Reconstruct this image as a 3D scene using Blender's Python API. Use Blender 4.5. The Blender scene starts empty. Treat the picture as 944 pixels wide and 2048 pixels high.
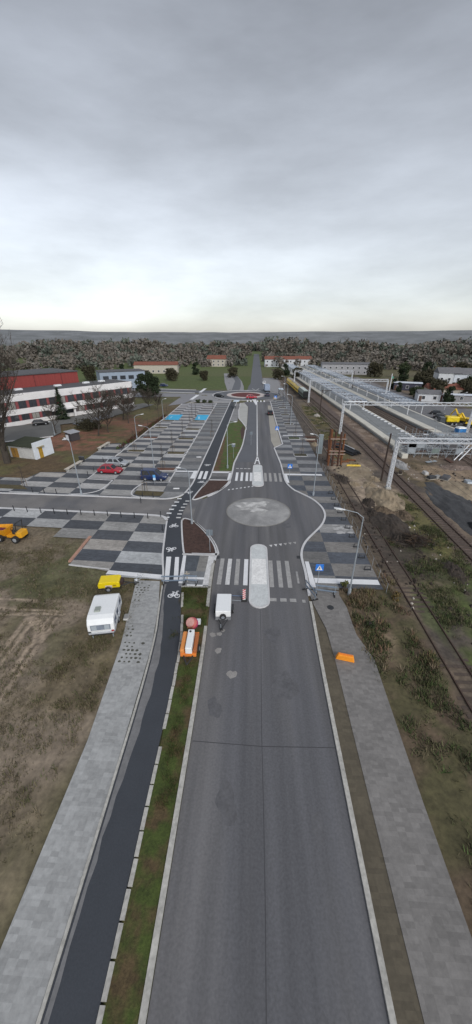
import bpy, math, random
import numpy as np
random.seed(7)
R = math.radians
sc = bpy.context.scene
COL = sc.collection

# ------------------------------------------------------------------ survey
F, H = 690.0, 22.0
PITCH = math.atan(347 / F)
YAW = math.atan(40 / F * math.cos(PITCH))

def G(px, py, z=0.0):
    """ground survey: where a sight line of the drone picture meets height z"""
    a = (px - 472) / F; b = -(py - 1024) / F
    fy = math.cos(PITCH) + b * math.sin(PITCH); fz = -math.sin(PITCH) + b * math.cos(PITCH)
    X = a * math.cos(YAW) - fy * math.sin(YAW); Y = a * math.sin(YAW) + fy * math.cos(YAW)
    t = (z - H) / fz
    return (X * t, Y * t)

def ZM(x0, y0, s):
    return lambda a, b, z=0.0: G(x0 + a / s, y0 + b / s, z)

def skew(x, y):
    """the old lot and side road run a few degrees off the new street"""
    k = max(0.0, min(1.0, (100 - y) / 45))
    return (x, y - 0.045 * k * min(0.0, x + 10) - 0.0)

# ------------------------------------------------------------------ materials
MATS = {}
def M(name, col, rough=0.8, var=0.18, scale=1.2, fine=14.0, metal=0.0, bump=0.0, streak=None, spec=None, attr=False, col2=None, thr=(0.5, 0.65), blocks=None, bands=None):
    if name in MATS: return MATS[name]
    m = bpy.data.materials.new(name); m.use_nodes = True
    nt = m.node_tree; N = nt.nodes; L = nt.links
    b = N['Principled BSDF']
    b.inputs['Roughness'].default_value = rough; b.inputs['Metallic'].default_value = metal
    if spec is not None: b.inputs['Specular IOR Level'].default_value = spec
    tc = N.new('ShaderNodeTexCoord')
    src = tc.outputs['Object']
    if streak:
        mp = N.new('ShaderNodeMapping'); mp.inputs['Scale'].default_value = streak; L.new(src, mp.inputs[0]); src = mp.outputs[0]
    n1 = N.new('ShaderNodeTexNoise'); n1.inputs['Scale'].default_value = scale; n1.inputs['Detail'].default_value = 5; L.new(src, n1.inputs['Vector'])
    n2 = N.new('ShaderNodeTexNoise'); n2.inputs['Scale'].default_value = fine; n2.inputs['Detail'].default_value = 4; L.new(tc.outputs['Object'], n2.inputs['Vector'])
    ad = N.new('ShaderNodeMath'); ad.operation = 'ADD'; L.new(n1.outputs[0], ad.inputs[0]); L.new(n2.outputs[0], ad.inputs[1])
    mr = N.new('ShaderNodeMapRange'); mr.inputs[1].default_value = 0.6; mr.inputs[2].default_value = 1.4
    mr.inputs[3].default_value = 1 - var; mr.inputs[4].default_value = 1 + var; L.new(ad.outputs[0], mr.inputs[0])
    mx = N.new('ShaderNodeMix'); mx.data_type = 'RGBA'; mx.blend_type = 'MULTIPLY'; mx.inputs[0].default_value = 1
    if attr:
        at = N.new('ShaderNodeAttribute'); at.attribute_name = 'tint'; L.new(at.outputs['Color'], mx.inputs[6])
    elif col2:
        n3 = N.new('ShaderNodeTexNoise'); n3.inputs['Scale'].default_value = scale * 0.6; n3.inputs['Detail'].default_value = 6; L.new(src, n3.inputs['Vector'])
        m3 = N.new('ShaderNodeMapRange'); m3.inputs[1].default_value = thr[0]; m3.inputs[2].default_value = thr[1]; L.new(n3.outputs[0], m3.inputs[0])
        m4 = N.new('ShaderNodeMix'); m4.data_type = 'RGBA'; m4.inputs[6].default_value = (*col, 1); m4.inputs[7].default_value = (*col2, 1)
        L.new(m3.outputs[0], m4.inputs[0]); L.new(m4.outputs[2], mx.inputs[6])
    else:
        mx.inputs[6].default_value = (*col, 1)
    L.new(mr.outputs[0], mx.inputs[7]); last = mx.outputs[2]
    def times(fac):
        q = N.new('ShaderNodeMix'); q.data_type = 'RGBA'; q.blend_type = 'MULTIPLY'; q.inputs[0].default_value = 1
        L.new(last, q.inputs[6]); L.new(fac, q.inputs[7]); return q.outputs[2]
    if blocks:      # single blocks of slightly different tone, open joints
        sn = N.new('ShaderNodeVectorMath'); sn.operation = 'SNAP'; sn.inputs[1].default_value = (blocks[0], blocks[1], 50); L.new(tc.outputs['Object'], sn.inputs[0])
        wn = N.new('ShaderNodeTexWhiteNoise'); L.new(sn.outputs[0], wn.inputs['Vector'])
        m5 = N.new('ShaderNodeMapRange'); m5.inputs[3].default_value = 1 - blocks[2]; m5.inputs[4].default_value = 1 + blocks[2]; L.new(wn.outputs['Value'], m5.inputs[0]); last = times(m5.outputs[0])
    if bands:       # wheel tracks along the carriageway
        mp5 = N.new('ShaderNodeMapping'); mp5.inputs['Scale'].default_value = (bands[0], bands[1], 0); L.new(tc.outputs['Object'], mp5.inputs[0])
        n5 = N.new('ShaderNodeTexNoise'); n5.inputs['Scale'].default_value = 1; n5.inputs['Detail'].default_value = 3; L.new(mp5.outputs[0], n5.inputs['Vector'])
        m5 = N.new('ShaderNodeMapRange'); m5.inputs[1].default_value = .3; m5.inputs[2].default_value = .7; m5.inputs[3].default_value = 1 - bands[2]; m5.inputs[4].default_value = 1 + bands[2]; L.new(n5.outputs[0], m5.inputs[0]); last = times(m5.outputs[0])
    L.new(last, b.inputs['Base Color'])
    if bump:
        bp = N.new('ShaderNodeBump'); bp.inputs['Strength'].default_value = bump; bp.inputs['Distance'].default_value = 0.05
        L.new(n2.outputs[0], bp.inputs['Height']); L.new(bp.outputs[0], b.inputs['Normal'])
    MATS[name] = m
    return m

asphalt = M('asphalt', (0.112, 0.113, 0.123), 0.85, 0.24, 0.22, 9, bump=0.15, streak=(1.6, 0.2, 1), col2=(0.138, 0.135, 0.137), thr=(0.42, 0.62), bands=(1.15, .035, .2))
asphalt_new = M('asphalt_new', (0.046, 0.052, 0.063), 0.85, 0.18, 0.5, 12, bump=0.15)
asphalt_far = M('asphalt_far', (0.112, 0.118, 0.133), 0.85, 0.12, 0.3, 10)
side_pave = M('side_road_setts', (0.18, 0.173, 0.17), 0.85, 0.22, 0.35, 7, bump=0.2, col2=(0.125, 0.125, 0.132), thr=(0.45, 0.6))
concrete_lt = M('pale_concrete', (0.40, 0.40, 0.38), 0.85, 0.14, 0.4, 10)
tan_conc = M('tan_concrete', (0.34, 0.32, 0.28), 0.85, 0.12, 0.4, 10)
kerb_m = M('kerb_concrete', (0.56, 0.56, 0.57), 0.8, 0.15, 0.8, 9)
kerb_dirty = M('kerb_dirty', (0.42, 0.41, 0.38), 0.85, 0.3, 1.5, 6)
paving = M('paving_blocks', (1, 1, 1), 0.85, 0.22, 0.45, 5.5, bump=0.25, attr=True, blocks=(.4, .2, .13))
ground_m = M('ground_soil', (1, 1, 1), 0.95, 0.42, 0.8, 3.2, bump=0.9, attr=True)
paint_w = M('road_paint', (0.72, 0.73, 0.75), 0.7, 0.10, 1.5, 8)
paint_old = M('road_paint_worn', (0.34, 0.335, 0.33), 0.8, 0.3, 2.5, 9)
paint_mid = M('road_paint_dusty', (0.58, 0.58, 0.58), 0.8, 0.28, 2.2, 9)
blue_paint = M('blue_paint', (0.035, 0.40, 0.68), 0.7, 0.12, 0.6, 6)
mulch = M('bark_mulch', (0.062, 0.034, 0.027), 0.95, 0.6, 2.5, 9, bump=0.9)
turf = M('turf', (0.062, 0.095, 0.018), 0.95, 0.4, 1.2, 8, bump=0.8, col2=(0.095, 0.075, 0.03), thr=(0.48, 0.68))
turf_v = M('turf_weedy', (0.05, 0.07, 0.014), 0.95, 0.5, 1.6, 9, bump=0.8, col2=(0.085, 0.06, 0.028), thr=(0.45, 0.62))
dust = M('dusty_concrete', (0.235, 0.235, 0.236), 0.9, 0.2, 0.7, 7, col2=(0.34, 0.338, 0.335), thr=(.4, .65))
dust_lt = M('lime_dust', (0.56, 0.555, 0.545), 0.9, 0.2, 1.5, 6, col2=(0.32, 0.318, 0.314), thr=(0.4, 0.6))
isl_top = M('island_setts', (0.55, 0.575, 0.58), 0.85, 0.2, 1.6, 7)
isl_white = M('island_tactile', (0.74, 0.74, 0.73), 0.8, 0.22, 1.5, 6)
white_gel = M('white_caravan', (0.80, 0.82, 0.83), 0.35, 0.05, 0.8, 6)
white_s = M('white_steel', (0.66, 0.68, 0.71), 0.5, 0.08, 1, 6)
galv = M('galvanised', (0.36, 0.40, 0.44), 0.45, 0.12, 2, 10, metal=0.3)
pale_steel = M('pale_steel', (0.47, 0.52, 0.59), 0.5, 0.1, 1, 7)
dark_s = M('dark_steel', (0.03, 0.032, 0.036), 0.5, 0.2, 2, 8)
black_r = M('rubber', (0.018, 0.018, 0.019), 0.8, 0.2, 3, 10)
rust = M('rusty_steel', (0.19, 0.075, 0.032), 0.8, 0.4, 1.5, 7)
rust_d = M('rusty_dark', (0.085, 0.042, 0.03), 0.85, 0.35, 1.5, 7)
wood_d = M('dark_timber', (0.045, 0.03, 0.024), 0.85, 0.3, 1.5, 8)
sleeper_m = M('sleeper_timber', (0.082, 0.062, 0.05), 0.9, 0.35, 1.5, 8)
rail_m = M('rail_steel', (0.065, 0.04, 0.03), 0.6, 0.25, 1, 8)
rail_w = M('rail_worn', (0.26, 0.2, 0.16), 0.55, 0.25, 1, 8)
yellow = M('machine_yellow', (0.72, 0.48, 0.02), 0.45, 0.1, 1, 6)
yellow2 = M('compressor_yellow', (0.82, 0.62, 0.01), 0.4, 0.06, 1, 6)
amber = M('dumper_amber', (0.70, 0.31, 0.015), 0.45, 0.2, 1.3, 6)
orange = M('mixer_orange', (0.75, 0.22, 0.04), 0.5, 0.2, 1.3, 6)
pink = M('faded_red_drum', (0.52, 0.14, 0.13), 0.6, 0.25, 2, 6)
red_p = M('red_paint', (0.33, 0.02, 0.035), 0.3, 0.05, 1, 5)
red_b = M('bright_red', (0.62, 0.03, 0.05), 0.5, 0.1, 1, 5)
silver_p = M('silver_paint', (0.42, 0.44, 0.47), 0.3, 0.05, 1, 5, metal=0.4)
navy_p = M('navy_paint', (0.016, 0.03, 0.095), 0.3, 0.06, 1, 5)
dark_p = M('dark_paint', (0.016, 0.017, 0.02), 0.3, 0.06, 1, 5)
glass = M('car_glass', (0.02, 0.024, 0.03), 0.08, 0.05, 1, 4)
glass_b = M('window_glass', (0.05, 0.055, 0.065), 0.12, 0.35, 0.25, 2)
van_glass = M('caravan_glass', (0.20, 0.23, 0.28), 0.15, 0.15, 2, 4)
curtain = M('caravan_curtain', (0.34, 0.38, 0.42), 0.8, 0.15, 3, 8)
lamp_l = M('lamp_lens', (0.7, 0.7, 0.68), 0.3, 0.05)
tail_l = M('tail_lens', (0.35, 0.02, 0.02), 0.3, 0.05)
sign_b = M('sign_blue', (0.03, 0.19, 0.66), 0.4, 0.06)
sign_w = M('sign_white', (0.8, 0.8, 0.8), 0.5, 0.05)
sign_back = M('sign_back', (0.16, 0.19, 0.22), 0.5, 0.1)
plaster = M('pale_plaster', (0.76, 0.745, 0.745), 0.85, 0.14, 0.35, 5)
plaster_w = M('white_plaster', (0.68, 0.72, 0.77), 0.85, 0.12, 0.6, 5)
red_pan = M('red_panel', (0.26, 0.07, 0.075), 0.75, 0.15, 0.6, 5)
red_corr = M('red_corrugated', (0.25, 0.045, 0.04), 0.65, 0.22, 0.4, 4, streak=(6, 6, 0.3))
roof_dark = M('dark_felt_roof', (0.085, 0.085, 0.092), 0.9, 0.2, 0.3, 4)
moss = M('mossy_roof', (0.035, 0.042, 0.022), 0.95, 0.4, 0.7, 5, bump=0.5)
door_y = M('ochre_door', (0.42, 0.25, 0.03), 0.7, 0.2, 1.5, 6)
brick_r = M('red_brick_edge', (0.40, 0.23, 0.17), 0.85, 0.25, 2, 9)
bark = M('bark', (0.058, 0.048, 0.04), 0.95, 0.3, 1.2, 8)
twig = M('twigs', (0.068, 0.056, 0.045), 0.95, 0.25, 1, 6)
conif = M('conifer_needles', (0.020, 0.034, 0.013), 0.9, 0.4, 0.9, 6)
leaf_d = M('dark_leaves', (0.032, 0.046, 0.016), 0.9, 0.45, 0.7, 5)
leaf_b = M('brown_brush', (0.055, 0.05, 0.028), 0.95, 0.4, 0.8, 5)
hedge_r = M('russet_hedge', (0.075, 0.03, 0.02), 0.95, 0.5, 1, 6)
hedge_g = M('green_hedge', (0.06, 0.085, 0.02), 0.95, 0.4, 1, 6)
grass_m = M('grass_blades', (1, 1, 1), 0.95, 0.25, 1, 6, attr=True)
plat_m = M('platform_slabs', (0.21, 0.22, 0.225), 0.85, 0.2, 0.5, 6)
cream = M('platform_edge_slabs', (0.55, 0.53, 0.47), 0.85, 0.14, 0.8, 6)
tin_blue = M('toilet_blue', (0.02, 0.16, 0.42), 0.5, 0.1)
black_pipe = M('black_pipe', (0.014, 0.015, 0.018), 0.4, 0.3)
sand = M('sand', (0.29, 0.235, 0.165), 0.95, 0.25, 0.8, 4, bump=0.6, col2=(0.20, 0.155, 0.105), thr=(0.45, 0.7))
coal = M('dark_ballast', (0.062, 0.064, 0.068), 0.95, 0.35, 0.5, 5, bump=0.9, col2=(0.03, 0.031, 0.034), thr=(0.5, 0.66))
soil_d = M('dark_soil', (0.045, 0.035, 0.028), 0.95, 0.5, 0.9, 5, bump=0.9)
tile_r = M('red_roof_tiles', (0.20, 0.075, 0.05), 0.85, 0.25, 0.6, 5)
tile_g = M('grey_roof_tiles', (0.14, 0.14, 0.15), 0.85, 0.2, 0.6, 5)
rubble_m = M('rubble', (0.40, 0.37, 0.33), 0.9, 0.35, 1.2, 6)
setts_isl = M('red_gravel', (0.115, 0.026, 0.024), 0.9, 0.3, 0.7, 5)
apron = M('apron_pale', (0.50, 0.45, 0.43), 0.85, 0.15, 0.6, 6)

# ------------------------------------------------------------------ mesh builder
class MB:
    def __init__(s): s.v = []; s.f = []; s.mi = []; s.tint = []
    def add(s, vs, fs, mi=0):
        o = len(s.v); s.v += [tuple(p) for p in vs]
        for f in fs: s.f.append(tuple(i + o for i in f)); s.mi.append(mi)
        return s
    def box(s, c, d, rz=0.0, mi=0, taper=1.0):
        x, y, z = c; a, b, h = d[0] / 2, d[1] / 2, d[2] / 2
        cs, sn = math.cos(rz), math.sin(rz); vs = []
        for k, t in ((-h, 1.0), (h, taper)):
            for i, j in ((-a, -b), (a, -b), (a, b), (-a, b)):
                i *= t; j *= t
                vs.append((x + i * cs - j * sn, y + i * sn + j * cs, z + k))
        return s.add(vs, [(3, 2, 1, 0), (4, 5, 6, 7), (0, 1, 5, 4), (1, 2, 6, 5), (2, 3, 7, 6), (3, 0, 4, 7)], mi)
    def quad(s, a, b, c, d, mi=0): return s.add([a, b, c, d], [(0, 1, 2, 3)], mi)
    def tube(s, p0, p1, r0, r1=None, n=8, cap=True, mi=0):
        r1 = r0 if r1 is None else r1
        d = np.array(p1, float) - np.array(p0, float); l = np.linalg.norm(d)
        if l < 1e-6: return s
        d /= l; u = np.cross(d, (0, 0, 1) if abs(d[2]) < 0.9 else (1, 0, 0)); u /= np.linalg.norm(u); w = np.cross(d, u)
        vs = []
        for p, r in ((p0, r0), (p1, r1)):
            for k in range(n):
                a = 2 * math.pi * k / n
                vs.append(tuple(np.array(p) + r * (math.cos(a) * u + math.sin(a) * w)))
        fs = [(k, (k + 1) % n, n + (k + 1) % n, n + k) for k in range(n)]
        if cap: fs += [tuple(range(n - 1, -1, -1)), tuple(range(n, 2 * n))]
        return s.add(vs, fs, mi)
    def path(s, pts, r, n=8):
        for a, b in zip(pts, pts[1:]): s.tube(a, b, r, r, n)
        return s
    def bar(s, p0, p1, w):  # square bar
        return s.tube(p0, p1, w * 0.7071, w * 0.7071, 4)
    def prism(s, poly, z0, z1, mi=0):
        n = len(poly); area = sum(poly[i][0] * poly[(i + 1) % n][1] - poly[(i + 1) % n][0] * poly[i][1] for i in range(n))
        if area < 0: poly = poly[::-1]
        vs = [(x, y, z0) for x, y in poly] + [(x, y, z1) for x, y in poly]
        fs = [tuple(range(n, 2 * n))] + [(i, (i + 1) % n, n + (i + 1) % n, n + i) for i in range(n)]
        return s.add(vs, fs, mi)
    def flat(s, poly, z, mi=0):
        n = len(poly); area = sum(poly[i][0] * poly[(i + 1) % n][1] - poly[(i + 1) % n][0] * poly[i][1] for i in range(n))
        if area < 0: poly = poly[::-1]
        return s.add([(x, y, z) for x, y in poly], [tuple(range(n))], mi)
    def loft(s, rings, cap=True, mi=0):
        n = len(rings[0]); vs = [p for r in rings for p in r]; fs = []
        for k in range(len(rings) - 1):
            for i in range(n):
                j = (i + 1) % n
                fs.append((k * n + i, k * n + j, (k + 1) * n + j, (k + 1) * n + i))
        if cap: fs += [tuple(range(n - 1, -1, -1)), tuple(range((len(rings) - 1) * n, len(rings) * n))]
        return s.add(vs, fs, mi)
    def strip(s, pts, w, z0, z1, closed=False, side=0.0):
        """kerb along a polyline; side shifts it off the line"""
        n = len(pts); L_, R_ = [], []
        for i in range(n):
            if closed: a, b = pts[i - 1], pts[(i + 1) % n]
            else: a, b = pts[max(0, i - 1)], pts[min(n - 1, i + 1)]
            dx, dy = b[0] - a[0], b[1] - a[1]; l = math.hypot(dx, dy) or 1
            nx, ny = -dy / l, dx / l
            L_.append((pts[i][0] + nx * (side + w / 2), pts[i][1] + ny * (side + w / 2)))
            R_.append((pts[i][0] + nx * (side - w / 2), pts[i][1] + ny * (side - w / 2)))
        m = n if closed else n - 1
        vs = []
        for i in range(n): vs += [(*R_[i], z0), (*L_[i], z0), (*L_[i], z1), (*R_[i], z1)]
        fs = []
        for i in range(m):
            a, b = 4 * i, 4 * ((i + 1) % n)
            fs += [(a + 3, b + 3, b + 2, a + 2), (a, b, b + 3, a + 3), (a + 1, a + 2, b + 2, b + 1)]
        if not closed: fs += [(0, 3, 2, 1), (4 * n - 4, 4 * n - 3, 4 * n - 2, 4 * n - 1)]
        return s.add(vs, fs)
    def build(s, name, mats, parent=None, smooth=False, bevel=0.0, seg=2):
        me = bpy.data.meshes.new(name); me.from_pydata(s.v, [], s.f)
        mats = mats if isinstance(mats, (list, tuple)) else [mats]
        for m in mats: me.materials.append(m)
        if len(mats) > 1: me.polygons.foreach_set('material_index', s.mi)
        if s.tint:
            at = me.color_attributes.new('tint', 'FLOAT_COLOR', 'CORNER'); arr = []
            for f, t in zip(s.f, s.tint): arr += list(t) * len(f)
            at.data.foreach_set('color', arr)
        if smooth: me.polygons.foreach_set('use_smooth', [True] * len(me.polygons))
        me.update()
        o = bpy.data.objects.new(name, me); COL.objects.link(o)
        if parent: o.parent = parent
        if bevel:
            b = o.modifiers.new('bevel', 'BEVEL'); b.width = bevel; b.segments = seg; b.limit_method = 'ANGLE'; b.angle_limit = R(35)
        return o

def thing(name, label, cat, loc=(0, 0, 0), rz=0.0, group=None):
    o = bpy.data.objects.new(name, None); COL.objects.link(o); o.empty_display_size = 0.2
    o.location = loc; o.rotation_euler = (0, 0, rz)
    return tag(o, label, cat, group)
def tag(o, label, cat, group=None):
    o['label'] = label; o['category'] = cat
    if group: o['group'] = group
    return o
def struct(o): o['kind'] = 'structure'; return o
def dup(root, loc, rz=0.0, label=None, scale=None):
    r = root.copy(); COL.objects.link(r); r.location = loc; r.rotation_euler = (0, 0, rz)
    if scale: r.scale = scale if isinstance(scale, tuple) else (scale,) * 3
    if label: r['label'] = label
    for ch in list(root.children):
        c = ch.copy(); COL.objects.link(c); c.parent = r
        for g in list(ch.children):
            d = g.copy(); COL.objects.link(d); d.parent = c
    return r
ORD = ['first', 'second', 'third', 'fourth', 'fifth', 'sixth', 'seventh', 'eighth', 'ninth', 'tenth', 'eleventh', 'twelfth', 'thirteenth',
       'fourteenth', 'fifteenth', 'sixteenth', 'seventeenth', 'eighteenth', 'nineteenth', 'twentieth', 'twenty-first', 'twenty-second', 'twenty-third', 'twenty-fourth', 'twenty-fifth']

def chaikin(p, it=2):
    for _ in range(it):
        q = [p[0]]
        for a, b in zip(p, p[1:]):
            q.append((a[0] * .75 + b[0] * .25, a[1] * .75 + b[1] * .25)); q.append((a[0] * .25 + b[0] * .75, a[1] * .25 + b[1] * .75))
        q.append(p[-1]); p = q
    return p

def clip_cell(poly, x0, x1, y0, y1):
    def cl(p, ins, cut):
        o = []
        for i in range(len(p)):
            a, b = p[i - 1], p[i]
            if ins(b):
                if not ins(a): o.append(cut(a, b))
                o.append(b)
            elif ins(a): o.append(cut(a, b))
        return o
    def cx(v): return lambda a, b: (v, a[1] + (b[1] - a[1]) * (v - a[0]) / (b[0] - a[0]))
    def cy(v): return lambda a, b: (a[0] + (b[0] - a[0]) * (v - a[1]) / (b[1] - a[1]), v)
    for ins, cut in ((lambda p: p[0] >= x0, cx(x0)), (lambda p: p[0] <= x1, cx(x1)), (lambda p: p[1] >= y0, cy(y0)), (lambda p: p[1] <= y1, cy(y1))):
        poly = cl(poly, ins, cut)
        if len(poly) < 3: return []
    return poly
def area(p): return abs(sum(p[i - 1][0] * p[i][1] - p[i][0] * p[i - 1][1] for i in range(len(p)))) / 2

# ------------------------------------------------------------------ numpy noise
def vnoise(x, y, seed):
    rs = np.random.RandomState(seed); t = rs.rand(256, 256)
    xi = np.floor(x).astype(int); yi = np.floor(y).astype(int); fx = x - xi; fy = y - yi
    fx = fx * fx * (3 - 2 * fx); fy = fy * fy * (3 - 2 * fy)
    g = lambda i, j: t[i % 256, j % 256]
    return (g(xi, yi) * (1 - fx) + g(xi + 1, yi) * fx) * (1 - fy) + (g(xi, yi + 1) * (1 - fx) + g(xi + 1, yi + 1) * fx) * fy
def fbm(x, y, s, seed, o=4):
    r = 0; a = 0.5; n = 0
    for k in range(o): r = r + a * vnoise(x / s, y / s, seed + k); n += a; a *= 0.5; s *= 0.5
    return r / n

# ------------------------------------------------------------------ ground
def mix(c, col, m):
    m = np.clip(m, 0, 1)[..., None]; return c * (1 - m) + np.array(col) * m
def ground_color(X, Y):
    n1 = fbm(X, Y, 6, 1); n2 = fbm(X, Y, 2.2, 11); n3 = fbm(X, Y, 14, 21); n4 = fbm(X, Y, 1.0, 31, 3)
    sm = lambda v, w: np.clip(v / w + 0.5, 0, 1)
    rect = lambda x0, x1, y0, y1, w, k=2.0: sm(np.minimum(np.minimum(X - x0, x1 - X), np.minimum(Y - y0, y1 - Y)) + (n1 - .5) * 2 * k + (n2 - .5) * k, w)
    ell = lambda cx, cy, rx, ry, w=.35, k=.8: sm(1 - np.sqrt(((X - cx) / rx) ** 2 + ((Y - cy) / ry) ** 2) + (n2 - .5) * k + (n4 - .5) * k * .4, w)
    c = np.zeros(X.shape + (3,)) + np.array((0.075, 0.08, 0.03))
    c = mix(c, (0.10, 0.08, 0.045), sm(n3 - .5, .3))
    c = mix(c, (0.06, 0.085, 0.02), rect(-140, 4, 176, 420, 8, 6))               # far field
    # left building plot
    c = mix(c, (0.085, 0.078, 0.03), rect(-80, -27, 54, 125, 3))
    c = mix(c, (0.088, 0.062, 0.032), rect(-80, -27, 54, 125, 3) * sm(n1 - .52, .18))
    c = mix(c, (0.19, 0.085, 0.055), ell(-45, 80, 10, 9) * sm(n2 - .42, .2) * .9)
    c = mix(c, (0.15, 0.07, 0.045), ell(-38, 96, 8, 12) * sm(n2 - .45, .2) * .8)
    # near left yard
    d = rect(-90, -9.5, -40, 41, 3, 1)
    c = mix(c, (0.150, 0.126, 0.088), d)
    c = mix(c, (0.20, 0.168, 0.128), d * sm(n1 - .55, .15) * .8)
    c = mix(c, (0.088, 0.084, 0.044), d * sm(n3 * .5 + n2 * .5 - .52, .1) * .75)
    c = mix(c, (0.078, 0.082, 0.038), d * ell(-18, 28, 7, 4) * .85)
    c = mix(c, (0.12, 0.10, 0.06), d * rect(-14.5, -10, 14, 28, 1, .5) * .8)
    for x0, y0, x1, y1 in ((-19.3, 14, -19.6, 22), (-18.6, 14, -18.9, 22), (-17.4, 14, -17.6, 22), (-16.9, 14, -17.0, 22), (-24, 22.3, -16.6, 22.6), (-26, 23.2, -17, 22.9), (-26, 20.5, -20, 19), (-30, 24.6, -20, 24.2), (-20, 22.4, -17.8, 21.4), (-17.8, 21.4, -16.9, 19.6), (-19.6, 22.0, -18.2, 21), (-18.2, 21, -17.4, 19.4), (-24, 18.4, -20, 17.6), (-24, 19, -20, 18.2), (-30, 21.8, -24, 22.1), (-30, 22.6, -24, 22.9)):
        t = np.clip(((X - x0) * (x1 - x0) + (Y - y0) * (y1 - y0)) / ((x1 - x0) ** 2 + (y1 - y0) ** 2), 0, 1)
        dd = np.hypot(X - x0 - t * (x1 - x0), Y - y0 - t * (y1 - y0)) + (n4 - .5) * .25
        c = mix(c, (0.085, 0.07, 0.05), sm(.34 - dd, .2) * .5); c = mix(c, (0.32, 0.265, 0.20), sm(.17 - dd, .14) * .9)
    # railway side
    e = rect(12.9, 75, -60, 230, 1.0, .3)
    c = mix(c, (0.135, 0.108, 0.078), e)
    c = mix(c, (0.075, 0.064, 0.053), e * sm(n1 - .5, .2))
    c = mix(c, (0.135, 0.10, 0.072), e * rect(25.5, 31.5, 62, 230, 1.4, .8))       # ballast by the platform
    c = mix(c, (0.20, 0.16, 0.125), e * rect(27, 31.5, 62, 120, 1.4, .8) * sm(n2 - .52, .14))
    c = mix(c, (0.095, 0.073, 0.062), e * rect(23.6, 26.8, -30, 230, .8, .35))
    c = mix(c, (0.10, 0.075, 0.058), e * rect(38, 46.5, 66, 230, 1.0, .5))
    g = rect(16.9, 24.0, -60, 41, 1.5, 1.6) * .8
    c = mix(c, (0.072, 0.075, 0.028), g * sm(n2 - .42, .2))
    c = mix(c, (0.055, 0.085, 0.02), g * sm(n2 * .6 + n1 * .4 - .55, .08) * .8)
    c = mix(c, (0.105, 0.10, 0.035), ell(22.5, 42, 2.0, 9) * .85)
    c = mix(c, (0.10, 0.075, 0.05), rect(8.6, 14.5, -60, 28, 1, .6) * .9)
    c = mix(c, (0.065, 0.065, 0.028), rect(8.6, 14.5, -60, 28, 1, .6) * sm(n2 - .5, .15) * .8)
    c = mix(c, (0.18, 0.14, 0.095), ell(10.6, 21.5, 1.3, 2.6) * .6)
    c = mix(c, (0.10, 0.08, 0.055), rect(12.9, 14.6, 28, 60, .6, .3))
    c = mix(c, (0.038, 0.032, 0.027), rect(14.2, 20, 29, 48, 2, 1.2) * .7)
    c = mix(c, (0.06, 0.085, 0.025), ell(16.4, 24.6, 1.2, 3.2) * .6)
    c = mix(c, (0.29, 0.24, 0.18), ell(19.4, 52, 3.2, 9) * .9)
    c = mix(c, (0.30, 0.245, 0.18), ell(18.4, 63, 3.4, 5) * .85)
    c = mix(c, (0.24, 0.17, 0.10), ell(15.2, 73, 1.3, 3) * .8)
    c = mix(c, (0.10, 0.085, 0.035), ell(18.8, 100, 3, 34) * sm(n2 - .42, .2))      # weedy bank by the old track
    c = mix(c, (0.065, 0.055, 0.045), rect(13, 16.4, 66, 190, .6, .4) * .9)
    # gravel, sand and spoil right of the single track
    c = mix(c, (0.095, 0.075, 0.04), ell(30.5, 62, 4.5, 8) * .85)
    c = mix(c, (0.30, 0.235, 0.165), ell(35, 52.5, 4.5, 7) * .95)
    c = mix(c, (0.24, 0.185, 0.125), ell(37, 62, 6, 4) * .8)
    c = mix(c, (0.20, 0.16, 0.12), ell(29.2, 62, 1.2, 5) * .8)
    c = mix(c, (0.20, 0.08, 0.05), ell(33.4, 47.4, 1.4, 1.8) * .8)
    c = mix(c, (0.25, 0.20, 0.14), rect(46, 60, 70, 92, 2, 1.5) * .9)
    c = mix(c, (0.15, 0.15, 0.155), rect(53.5, 140, 100, 128, 2, 1) * .9)
    c = mix(c, (0.15, 0.15, 0.155), rect(53.5, 66, 92, 320, 2, 1) * .95)
    c = mix(c, (0.13, 0.12, 0.105), rect(60, 140, 60, 100, 2, 1) * .9)
    c = mix(c, (0.20, 0.20, 0.21), rect(4, 14, 139, 230, 1, .5) * .9)
    c *= (0.82 + 0.6 * n4)[..., None] * np.array((1.04, 1.0, 1.0))
    return c
def ground_height(X, Y):
    n2 = fbm(X, Y, 2.0, 51); n4 = fbm(X, Y, .8, 61, 3)
    h = (n2 - .62) * .22 + (n4 - .5) * .08
    h = np.where((X > 13.1) & (Y < 230) & (Y > -20) & (X < 36), h + .06, h)
    flat = (X > -10.5) & (X < 13.1)
    h = np.where(flat, -0.02, np.minimum(h, .14)) - .01
    paved = ((X < -10) & (X > -46) & (Y > 36) & (Y < 62)) | ((X < -10) & (X > -35) & (Y > 29) & (Y < 140))
    h = np.where(paved, np.minimum(h, .0), h)
    for tx in (15.55, 25.2, 22.5, 28.6, 41, 43.5):
        h = np.where(np.abs(X - tx) < 1.6, np.minimum(h, .01), h)
    return h
xs = np.concatenate([np.arange(-100, -34, .6), np.arange(-34, -10, .2), np.arange(-10, 12, .8), np.arange(12, 36, .25), np.arange(36, 140.01, .7)])
ys = np.concatenate([np.arange(-30, 12, .5), np.arange(12, 60, .22), np.arange(60, 100, .45), np.arange(100, 240.01, .9)])
gx, gy = np.meshgrid(xs, ys)
gc = ground_color(gx, gy); gz = ground_height(gx, gy)
gz[0, :] = gz[-1, :] = 0; gz[:, 0] = gz[:, -1] = 0
nx_, ny_ = len(xs), len(ys)
V = np.stack([gx, gy, gz], -1).reshape(-1, 3)
ii = np.arange(nx_ * ny_).reshape(ny_, nx_)
Q = np.stack([ii[:-1, :-1], ii[:-1, 1:], ii[1:, 1:], ii[1:, :-1]], -1).reshape(-1, 4)
x0, x1, y0, y1 = xs[0], xs[-1], ys[0], ys[-1]
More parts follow.
